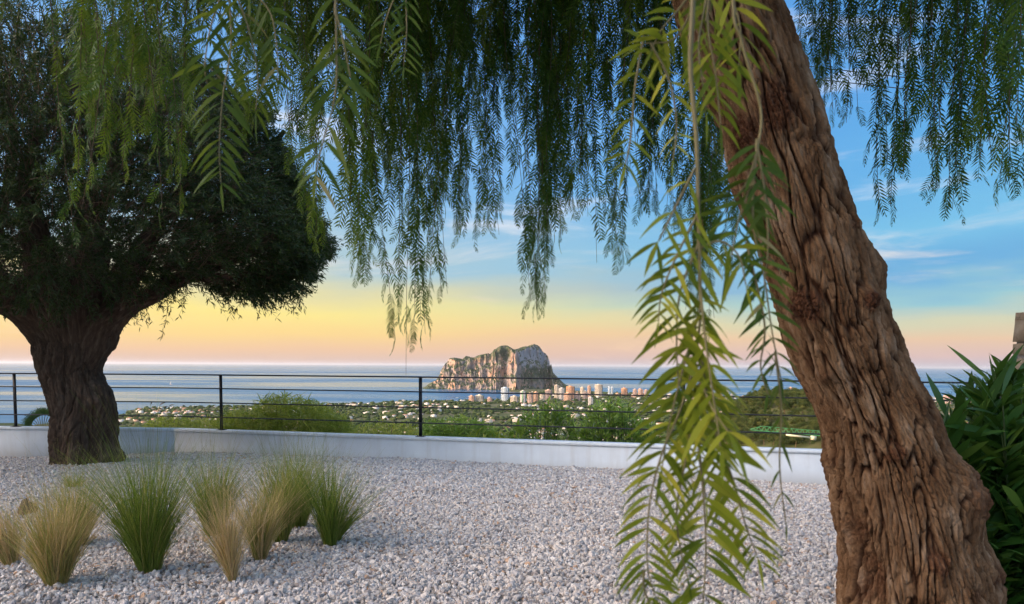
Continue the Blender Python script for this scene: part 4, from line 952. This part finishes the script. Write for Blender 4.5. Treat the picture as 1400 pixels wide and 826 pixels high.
# main spray before the railing and the gravel
spray([(948, -20), (944, 90), (952, 190), (955, 300), (958, 420)], .80, [
    ([(955, 290), (925, 350), (905, 400), (900, 440)], 44, 14, 50), ([(956, 330), (930, 400), (925, 470), (928, 530)], 62, 17, 44),
    ([(958, 400), (965, 470), (975, 540), (985, 610)], 58, 20, 50, -.05),
    ([(958, 420), (935, 500), (915, 580), (905, 640)], 64, 19, 52), ([(958, 430), (950, 520), (955, 600), (965, 680)], 62, 19, 50, .04),
    ([(955, 480), (930, 560), (905, 620), (888, 690), (885, 770), (895, 815)], 54, 13, 50), ([(958, 500), (955, 600), (962, 680), (965, 750), (962, 815), (958, 880)], 64, 15, 50),
    ([(957, 480), (975, 580), (1000, 650), (1020, 720), (1035, 760)], 56, 17, 40), ([(950, 560), (935, 640), (925, 700), (930, 750), (940, 790)], 34, 14, 50),
    ([(880, 780), (882, 810), (900, 850)], 34, 14, 35), ([(950, 230), (915, 300), (900, 330)], 52, 26, 36), ([(957, 520), (975, 560), (995, 590)], 60, 22, 45, -.06),
    ([(956, 340), (985, 330), (1010, 350), (1020, 390)], 50, 20, 40)], 'near', stem_r=.0028, seed=1)
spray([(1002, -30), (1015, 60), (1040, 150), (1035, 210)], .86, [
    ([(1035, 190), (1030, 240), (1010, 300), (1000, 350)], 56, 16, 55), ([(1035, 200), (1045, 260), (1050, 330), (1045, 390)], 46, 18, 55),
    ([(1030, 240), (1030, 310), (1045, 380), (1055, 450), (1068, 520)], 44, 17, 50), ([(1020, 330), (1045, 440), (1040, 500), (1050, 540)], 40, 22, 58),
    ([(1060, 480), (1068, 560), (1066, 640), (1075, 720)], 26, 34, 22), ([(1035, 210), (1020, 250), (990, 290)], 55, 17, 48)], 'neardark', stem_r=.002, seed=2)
spray([(975, -60), (972, -20), (965, 30)], .9, [
    ([(968, -30), (968, 40), (978, 100), (985, 170)], 48, 15, 45), ([(975, -40), (1000, 0), (1012, 40), (1010, 90)], 50, 17, 42), ([(960, -30), (930, 10), (905, 40), (890, 70)], 48, 17, 48), ([(965, 0), (955, 60), (960, 110), (965, 150)], 42, 17, 44), ([(960, -20), (925, 50), (880, 60)], 56, 26, 40), ([(880, 50), (868, 120), (862, 190), (855, 225)], 40, 24, 50), ([(890, 60), (915, 110), (925, 170), (920, 220)], 34, 16, 48)], 'near', stem_r=.002, seed=3)
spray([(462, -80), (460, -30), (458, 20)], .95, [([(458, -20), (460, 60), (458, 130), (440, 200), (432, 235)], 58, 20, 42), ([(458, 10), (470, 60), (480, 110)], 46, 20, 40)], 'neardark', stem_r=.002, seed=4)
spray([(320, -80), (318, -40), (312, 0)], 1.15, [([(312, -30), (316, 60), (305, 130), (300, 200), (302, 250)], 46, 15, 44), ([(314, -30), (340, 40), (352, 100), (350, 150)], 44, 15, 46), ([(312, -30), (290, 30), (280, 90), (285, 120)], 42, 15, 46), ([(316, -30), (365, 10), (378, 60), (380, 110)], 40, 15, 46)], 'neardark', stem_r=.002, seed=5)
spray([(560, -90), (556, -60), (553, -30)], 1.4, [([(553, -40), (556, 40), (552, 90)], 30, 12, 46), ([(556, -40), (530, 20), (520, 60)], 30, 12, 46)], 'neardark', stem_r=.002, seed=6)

# ================================================================= OLIVE TREE
DO = 11.15; r5 = np.random.default_rng(31)
cwo = [(470, 90, 84), (485, 92, 84), (510, 95, 80), (530, 102, 80), (560, 112, 88), (590, 115, 92), (615, 117, 92), (640, 120, 98), (668, 122, 112)][::-1]
po = [P(c, y, DO) for y, c, w in cwo]; ro = [w / 2 / F * DO * (.86 + .10 * float(sm(560, 490, y))) for y, c, w in cwo]
olive = empty('olive_tree', (po[1][0], po[1][1], float(gz(po[1][0], po[1][1]))), 'old olive tree with thick gnarled trunk and broad dark crown at the left', 'tree')
tb_ = lambda y: float(np.interp(P(100, y, DO)[2], [p[2] for p in po], np.concatenate([[0], np.cumsum([np.linalg.norm(po[i + 1] - po[i]) for i in range(len(po) - 1)])])))
ob = [(tb_(548), 1.25, .22, .45, .12, 0), (tb_(556), .9, .13, .35, .07, 0), (tb_(628), 1.45, .12, .45, .12, 0), (tb_(600), -.55, .45, .16, -.10, 0), (tb_(590), .15, .3, .22, .06, 0), (tb_(610), .75, .25, .18, -.07, 0), (tb_(520), .4, .3, .2, -.05, 0), (tb_(640), -1.3, .1, .5, .08, 0), (tb_(575), .55, .16, .16, -.06, 0)]
V_, F_, at, _ = trunk(po, ro, 300, 330, None, ob, twist=-.5, ff=9., stretch=.2, dep=.06, flute=.028, seed=50)
obj('trunk', mesh('trunk', local(V_, olive), F_, M['obark'], at, smooth=True), olive)
olimbs = []
def olimb(pp, ww, dd):
    pts = [P(x, y, DO + e) for (x, y), e in zip(pp, dd)]; V_, F_, at, _ = trunk(pts, [w / 2 / F * DO for w in ww], 80, 120, None, twist=.4, ff=8, stretch=.2, dep=.04, flute=.012, seed=60 + len(olimbs))
    obj('limb', mesh('limb', local(V_, olive), F_, M['obark'], at, smooth=True), olive); olimbs.append(spline(pts, 40))
olimb([(96, 512), (68, 448), (30, 412), (-20, 385), (-90, 330)], [46, 62, 54, 44, 26], [0, 0, -.1, -.3, -.5])
olimb([(97, 515), (102, 445), (112, 400), (125, 340), (120, 250)], [50, 74, 62, 44, 22], [0, 0, .1, .3, .5])
olimb([(104, 515), (132, 456), (168, 424), (215, 400), (262, 374), (320, 335)], [42, 52, 27, 20, 16, 9], [0, 0, .05, .1, .1, .0])
olimb([(100, 470), (150, 410), (180, 360), (220, 300), (260, 240)], [50, 46, 28, 18, 9], [.05, .3, .6, .9, 1.2])
olimb([(96, 470), (70, 400), (50, 330), (40, 250), (50, 180)], [58, 50, 32, 22, 9], [0, -.3, -.6, -.9, -1.1])
for pp, dd in (([(262, 374), (300, 380), (345, 375)], (.1, -.2, -.4)), ([(215, 400), (240, 350), (300, 290), (360, 250)], (.1, .4, .6, .7)), ([(168, 424), (200, 350), (240, 270), (280, 200)], (0, -.5, -.9, -1.2)), ([(-20, 385), (0, 300), (20, 200), (10, 120)], (-.3, -.2, 0, .2)), ([(125, 340), (150, 250), (180, 160), (190, 110)], (.3, .3, .2, .1)), ([(262, 374), (330, 350), (400, 320), (425, 300)], (.1, 0, 0, 0)), ([(300, 290), (350, 220), (390, 180)], (.6, .4, .3))):
    olimb(pp, list(np.linspace(13, 4, len(pp))), dd)
# crown boundary from above and below, photo rows at the tree's own distance
xb = [-420, -330, -200, -60, 0, 100, 200, 255, 305, 350, 380, 402, 418]; yt = [260, 170, 100, 74, 72, 62, 72, 95, 128, 165, 215, 272, 328]; yb_ = [330, 390, 410, 404, 398, 414, 388, 380, 392, 406, 396, 372, 336]
def crown_pts(n):
    px = r5.uniform(-420, 416, n); a = np.interp(px, xb, yt); b = np.interp(px, xb, yb_) + 26 * pn(np.stack([px / 38, px * 0, px * 0], -1), 8); a = a + 30 * pn(np.stack([px / 30, px * 0, px * 0], -1), 9)
    vv = r5.random(n); py = a + (b - a) * vv
    nx_ = (px - 10) / 435; ny_ = (vv - .5) * 2; dep = np.sqrt(np.clip(1.02 - np.abs(nx_) ** 2.2 - .85 * np.abs(ny_) ** 2.4, .01, 1)) * 3.0
    e = r5.uniform(-1, 1, n); e = np.sign(e) * np.abs(e) ** .75 * dep
    return np.array([P(x, y, DO) for x, y in zip(px, py)]) + np.stack([0 * e, e, .05 * e], -1)
nb_ = 14000; cb = crown_pts(nb_); dens = fbm(cb / 1.0, 2, 77) + .42 * fbm(cb / .35, 1, 78); cb = cb[dens > -.42]; nb_ = len(cb)
cen = P(60, 330, DO); bd = unit(unit(cb - cen) + .55 * randdir(nb_, r5) + [0, 0, .15])
low = sm(.0, 1., (P(0, 360, DO)[2] - cb[:, 2]) / .6); bd = unit(bd + low[:, None] * np.array([0, 0, -.75]))
nl = 34; tl_ = np.tile(np.linspace(.1, 1, nl), nb_); bi = np.repeat(np.arange(nb_), nl); bl = r5.uniform(.18, .42, nb_)
lp = cb[bi] + bd[bi] * (bl[bi] * tl_)[:, None] + np.array([0, 0, -.35])[None] * (bl[bi] * tl_ ** 2 * .5)[:, None] + r5.normal(0, .018, (len(bi), 3))
ld = unit(bd[bi] * .8 + randdir(len(bi), r5) * .85 + [0, 0, -.1])
V_, F_ = strips(lp, ld, r5.uniform(.05, .095, len(bi)), r5.uniform(.012, .020, len(bi)), .12, 2, [.15, 1, .1], r=r5)
rn = np.clip(.55 * r5.random(nb_)[bi] + .4 * r5.random(len(bi)) + .12 * (r5.random(len(bi)) < .04), 0, 1)
oc = obj('crown', mesh('crown', local(V_, olive), F_, M['olive'], {'rnd': rep(rn, 2)}), olive)
tws = [(np.stack([cb[i] - bd[i] * .25 + [0, 0, -.03], cb[i], cb[i] + bd[i] * bl[i] * .6 + np.array([0, 0, -.04]), cb[i] + bd[i] * bl[i] + np.array([0, 0, -.17 * bl[i]])]), np.array([.006, .004, .003, .001])) for i in range(nb_)]
# sprays that hang out of the crown's underside
hs = [(230, 398, 458), (216, 396, 430), (185, 400, 440), (170, 405, 432), (196, 402, 425), (245, 395, 415), (300, 395, 425), (320, 400, 432), (345, 405, 430), (370, 405, 432), (395, 395, 425), (405, 380, 410), (40, 405, 430), (20, 400, 422), (-20, 405, 425), (65, 410, 440), (85, 415, 445), (120, 420, 440), (405, 330, 372), (412, 290, 330), (-60, 405, 430)]
B_ = []; D_ = []; tp = []
for (x, y0, y1) in hs:
    for c_ in range(3):
        a = P(x + r5.uniform(-14, 14), y0 - 12, DO + r5.uniform(-.5, .5)); ln = (y1 - y0 + 12) / F * DO * r5.uniform(.6, 1.05); q = spline([a, a + [r5.normal(0, .05), 0, -ln * .5], a + [r5.normal(.03, .09), 0, -ln]], 14); tp.append((q, np.linspace(.005, .0015, 14)))
        k = r5.integers(0, 14, int(60 * ln)); B_.append(q[k] + r5.normal(0, .008, (len(k), 3))); D_.append(unit(randdir(len(k), r5) + [0, 0, -.7]))
B_ = np.concatenate(B_); D_ = np.concatenate(D_); V_, F_ = strips(B_, D_, r5.uniform(.06, .1, len(B_)), r5.uniform(.013, .019, len(B_)), .12, 2, [.15, 1, .1], r=r5)
lo = obj('low_sprays', mesh('low_sprays', local(V_, olive), F_, M['olive'], {'rnd': rep(r5.random(len(B_)) * .8, 2)}), oc)
V_, F_ = tubes(tws + tp, 3); obj('twigs', mesh('twigs', local(V_, olive), F_, M['twig']), oc)

# ================================================================= SHRUBS BEHIND THE WALL
r6 = np.random.default_rng(61)
def willowy(name, px0, px1, yt_, d, n, label, ln=(.12, .22), wd=.009, plume=0, mat='willow', cat='shrub'):
    """bushy mass of thin arching leaves; yt_ = rows of the top outline from left to right"""
    r = r6; p0 = P(px0, 600, d); p1 = P(px1, 600, d); zb = P(0, 622, d)[2]; e = empty(name, ((p0[0] + p1[0]) / 2, d, zb - .6), label, cat)
    n = int(n * 1.5); px = r.uniform(px0, px1, n); top_ = np.interp(px, np.linspace(px0, px1, len(yt_)), yt_); top_ = top_ + 5 * pn(np.stack([px / 9, px * 0, px * 0], -1), 3)
    vv = r.random(n) ** .8; y = top_ + (632 - top_) * vv; dep = d + r.uniform(-.6, .6, n)
    b = np.array([P(a, b_, c_) for a, b_, c_ in zip(px, y, dep)])
    dd = unit(randdir(n, r) * .9 + [0, 0, .9]); L_ = r.uniform(*ln, n)
    V_, F_ = strips(b - [0, 0, .06], dd, L_, 1.7 * wd * r.uniform(.7, 1.3, n), r.uniform(.2, .8, n), 4, [.3, .9, 1, .6, .1], curl=randdir(n, r) * .25, r=r)
    cl = pn(b / .28, 4) * .9 + .45
    f = obj('foliage', mesh('foliage', local(V_, e), F_, M[mat], {'rnd': rep(np.clip(cl * .6 + r.random(n) * .4, 0, 1), 4)}), e)
    st = []
    for k in range(26):
        a = r.uniform(px0 + 8, px1 - 8); tt = np.interp(a, np.linspace(px0, px1, len(yt_)), yt_); q0 = P((a + (px0 + px1) / 2) / 2, 660, d); q1 = P(a, tt + 6, d + r.uniform(-.4, .4)); st.append((spline([q0, (q0 + q1) / 2 + r.normal(0, .05, 3), q1], 8), np.linspace(.009, .003, 8)))
    V_, F_ = tubes(st, 4); obj('stems', mesh('stems', local(V_, e), F_, M['twig']), e)
    if plume:
        B = []; D = []
        for (a, ya, xb2, yb2) in plume:
            q = spline([P(a, ya, d), P((a * 2 + xb2) / 3, (ya + yb2 * 2) / 3 - 1, d), P(xb2, yb2, d)], 12); B.append((q, np.concatenate([np.full(5, .002), [.006, .009, .010, .009, .008, .005, .002]])))
        V_, F_ = tubes(B, 6); obj('plumes', mesh('plumes', local(V_, e), F_, M['dead'], {'rnd': np.full(len(V_), .1)}), e)
    return e
willowy('grassy_shrub', 186, 312, [592, 572, 566, 568, 570, 566, 572], 15.6, 5200, 'yellow green shrub with brown plumes just left of the second railing post', plume=[(205, 562, 209, 549), (216, 562, 227, 550), (229, 562, 238, 553), (249, 560, 253, 554), (182, 580, 190, 566), (222, 560, 230, 556)])
willowy('grassy_shrub', 300, 482, [574, 556, 562, 541, 537, 541, 545, 552, 565, 578], 15.0, 9500, 'tall arching olive-green shrub right of the second railing post', ln=(.16, .32), wd=.010)
willowy('grassy_shrub', 474, 574, [588, 577, 572, 576, 580], 16.2, 2800, 'low yellow green shrub left of the third railing post', ln=(.1, .2))
willowy('grassy_shrub', 577, 690, [578, 572, 570, 566, 572, 580, 598], 15.5, 4300, 'spiky green shrub right of the third railing post', ln=(.14, .26), wd=.012, mat='shrub')
def leafy_shrub(name, shoots, d, label, ll=.15, lw=.026, mat='shrub', nleaf=16, hgt=.5, cat='shrub', spread=.5, loc=None, group=None):
    """shoots: photo tips; each a stem with whorls of lance leaves"""
    r = r6; tips = np.array([P(x, y, d + r.uniform(-spread, spread)) for x, y in shoots]); c = tips.mean(0)
    e = empty(name, (c[0], c[1], min(tips[:, 2]) - hgt - .3), label, cat, group); base = np.array(e.location)
    B = []; D = []; st = []; tg_ = []
    for t in tips:
        b0 = base + (t - base) * np.array([.25, .4, 0]) ; q = spline([b0, b0 * .45 + t * .55 + [0, 0, .04] + r.normal(0, .03, 3), t], 30); st.append((q, np.linspace(.010, .003, 30)))
        tt = unit(np.gradient(q, axis=0)); k = r.integers(9, 30, int(nleaf * 1.6)); k[:nleaf // 2] = r.integers(23, 30, nleaf // 2)
        dd = unit(unit(np.cross(tt[k], randdir(len(k), r))) * .8 + tt[k] * r.uniform(.35, 1.2, len(k))[:, None]); B.append(q[k]); D.append(dd)
    B = np.concatenate(B); D = np.concatenate(D); n = len(B)
    sd_ = unit(np.cross(D, np.array([0, 0, 1.])) + .35 * r.normal(size=(n, 3)))
    V_, F_ = strips(B, D, ll * r.uniform(.65, 1.15, n), lw * r.uniform(.75, 1.2, n), r.uniform(.0, .35, n), 6, [.12, .6, .92, 1, .85, .5, .04], side=sd_, r=r)
    obj('leaves', mesh('leaves', local(V_, e), F_, M[mat], {'rnd': rep(np.clip(r.normal(.45, .25, n), 0, 1), 6)}, smooth=True), e)
    V_, F_ = tubes(st, 5); obj('stems', mesh('stems', local(V_, e), F_, M['dstem'], smooth=True), e); return e
sh = [(x + r6.uniform(-4, 4), np.interp(x, [690, 710, 740, 765, 785, 800], [592, 568, 545, 552, 570, 596]) + abs(r6.normal(0, 14))) for x in np.linspace(696, 790, 46)]
leafy_shrub('oleander_shrub', sh, 14.2, 'thin leafy shrub rising before the foot of the rock, behind the third rail bay', ll=.20, lw=.036)
sh = [(x + r6.uniform(-4, 4), np.interp(x, [785, 800, 830, 852, 875, 905], [596, 562, 543, 545, 566, 594]) + abs(r6.normal(0, 20))) for x in np.linspace(788, 902, 110)]
leafy_shrub('oleander_shrub', sh, 13.8, 'dense bright green leafy shrub behind the railing, left of the hanging spray', ll=.18, lw=.036)
sh = [(x + r6.uniform(-4, 4), 590 + abs(r6.normal(0, 9))) for x in np.linspace(640, 720, 26)]
leafy_shrub('oleander_shrub', sh, 14.6, 'low sprawling leafy shrub just above the wall in the third rail bay', ll=.19, lw=.03, mat='willow')
# fan palm
pb = P(58, 596, 15.5); pm = empty('fan_palm', (pb[0], 15.5, pb[2] - .5), 'small dark fan palm behind the wall between the first post and the olive trunk', 'palm'); st = []; B = []; D = []; S_ = []
for k in range(17):
    a = R(-15 + 210 * k / 16); q = P(62 + 20 * math.cos(a), 584 - 17 * max(-.15, math.sin(a)) , 15.5 + r6.uniform(-.3, .3)); st.append((spline([pb + [0, 0, -.4], (pb + q) / 2 + [0, 0, .02], q], 8), np.linspace(.012, .006, 8))); o_ = unit(q - pb); s2 = unit(np.cross(o_, [0, 1, 0]))
    for j in np.linspace(-1.25, 1.25, 17): B.append(q); D.append(o_ * math.cos(j) + s2 * math.sin(j)); 
V_, F_ = strips(np.array(B), np.array(D), .27 * r6.uniform(.85, 1.1, len(B)), .022, .3, 4, [.5, 1, .8, .5, .05], side=unit(np.cross(np.array(D), [0, 1, .3])), r=r6)
obj('fronds', mesh('fronds', local(V_, pm), F_, M['palm'], {'rnd': rep(r6.random(len(B)), 4)}), pm); V_, F_ = tubes(st, 5); obj('leaf_stalks', mesh('leaf_stalks', local(V_, pm), F_, M['stem']), pm)

# ================================================================= OLEANDER AT THE RIGHT
ed = [(1278, 560), (1292, 548), (1300, 535), (1318, 515), (1340, 500), (1352, 492), (1362, 505), (1378, 486), (1392, 495), (1410, 500), (1435, 490), (1460, 500), (1490, 520)]
shoots = []
for x, y in ed:
    shoots += [(x + 8, y + 34), (x + 16 + r6.uniform(-6, 6), y + 60)]
for _ in range(120):
    x = r6.uniform(1295, 1520); y = r6.uniform(max(560, 660 - (x - 1290) * 2), 940); shoots.append((x + max(0, (y - 650)) * .16, y))
leafy_shrub('oleander', shoots, 3.5, 'big dark green bush with long blade-like leaves at the right edge, behind the leaning trunk', ll=.30, lw=.040, mat='oleander', nleaf=24, hgt=.1, cat='shrub', spread=.3)
# stone pillar behind it
pc = P(1420, 500, 5.2); pil = empty('stone_pillar', (pc[0], 5.2, float(gz(pc[0], 5.2))), 'rough beige stone pillar cut by the right edge, above the broad-leaved bush', 'pillar')
q0 = P(1386, 431, 5.38); topz = q0[2]; xl = q0[0]; r7 = np.random.default_rng(9); z = -.1; mb = MB()
while z < topz:
    h = min(r7.uniform(.07, .17), topz - z + .01)
    x = xl - pil.location[0] + r7.uniform(-.012, .012); xe = x + .62
    while x < xe - .02:
        w = min(r7.uniform(.09, .24), xe - x)
        if xe - x - w < .06: w = xe - x
        y0 = -.18 + r7.uniform(-.012, .012); g_ = .003
        nx = 5; pts = []
        a0, a1, c0, c1 = x + g_, x + w - g_, z - pil.location[2] + g_, z + h - g_ - pil.location[2]
        V8 = np.array([(a0, y0, c0), (a1, y0, c0), (a1, .18, c0), (a0, .18, c0), (a0, y0, c1), (a1, y0, c1), (a1, .18, c1), (a0, .18, c1)]) + r7.normal(0, .006, (8, 3)); mb.add(V8, BOXF)
        x += w
    z += h
mb.build('masonry', M['masonry'], pil)
mb = MB(); mb.box(xl - pil.location[0] + .02, xl - pil.location[0] + .60, -.165, .165, -.2, topz - pil.location[2] - .02); mb.build('core', M['bed'], pil)

# overhead cables behind the foliage at the right
cab = []
for (a, b) in (((1040, 83), (1460, 132)), ((1040, 100), (1460, 146))):
    p, q = P(*a, 24.), P(*b, 21.); t = np.linspace(0, 1, 30)[:, None]; cab = p + (q - p) * t; ext = (q - p) * 3
    pts = np.concatenate([[p - ext], cab, [q + ext]]) ; V_, F_ = tubes([(pts, .014)], 5); o = obj('overhead_cable', mesh('overhead_cable', V_, F_, M['metal'])); tag(o, ('upper' if a[1] == 83 else 'lower') + ' of two thin dark cables crossing the sky behind the hanging foliage at the right', 'cable')
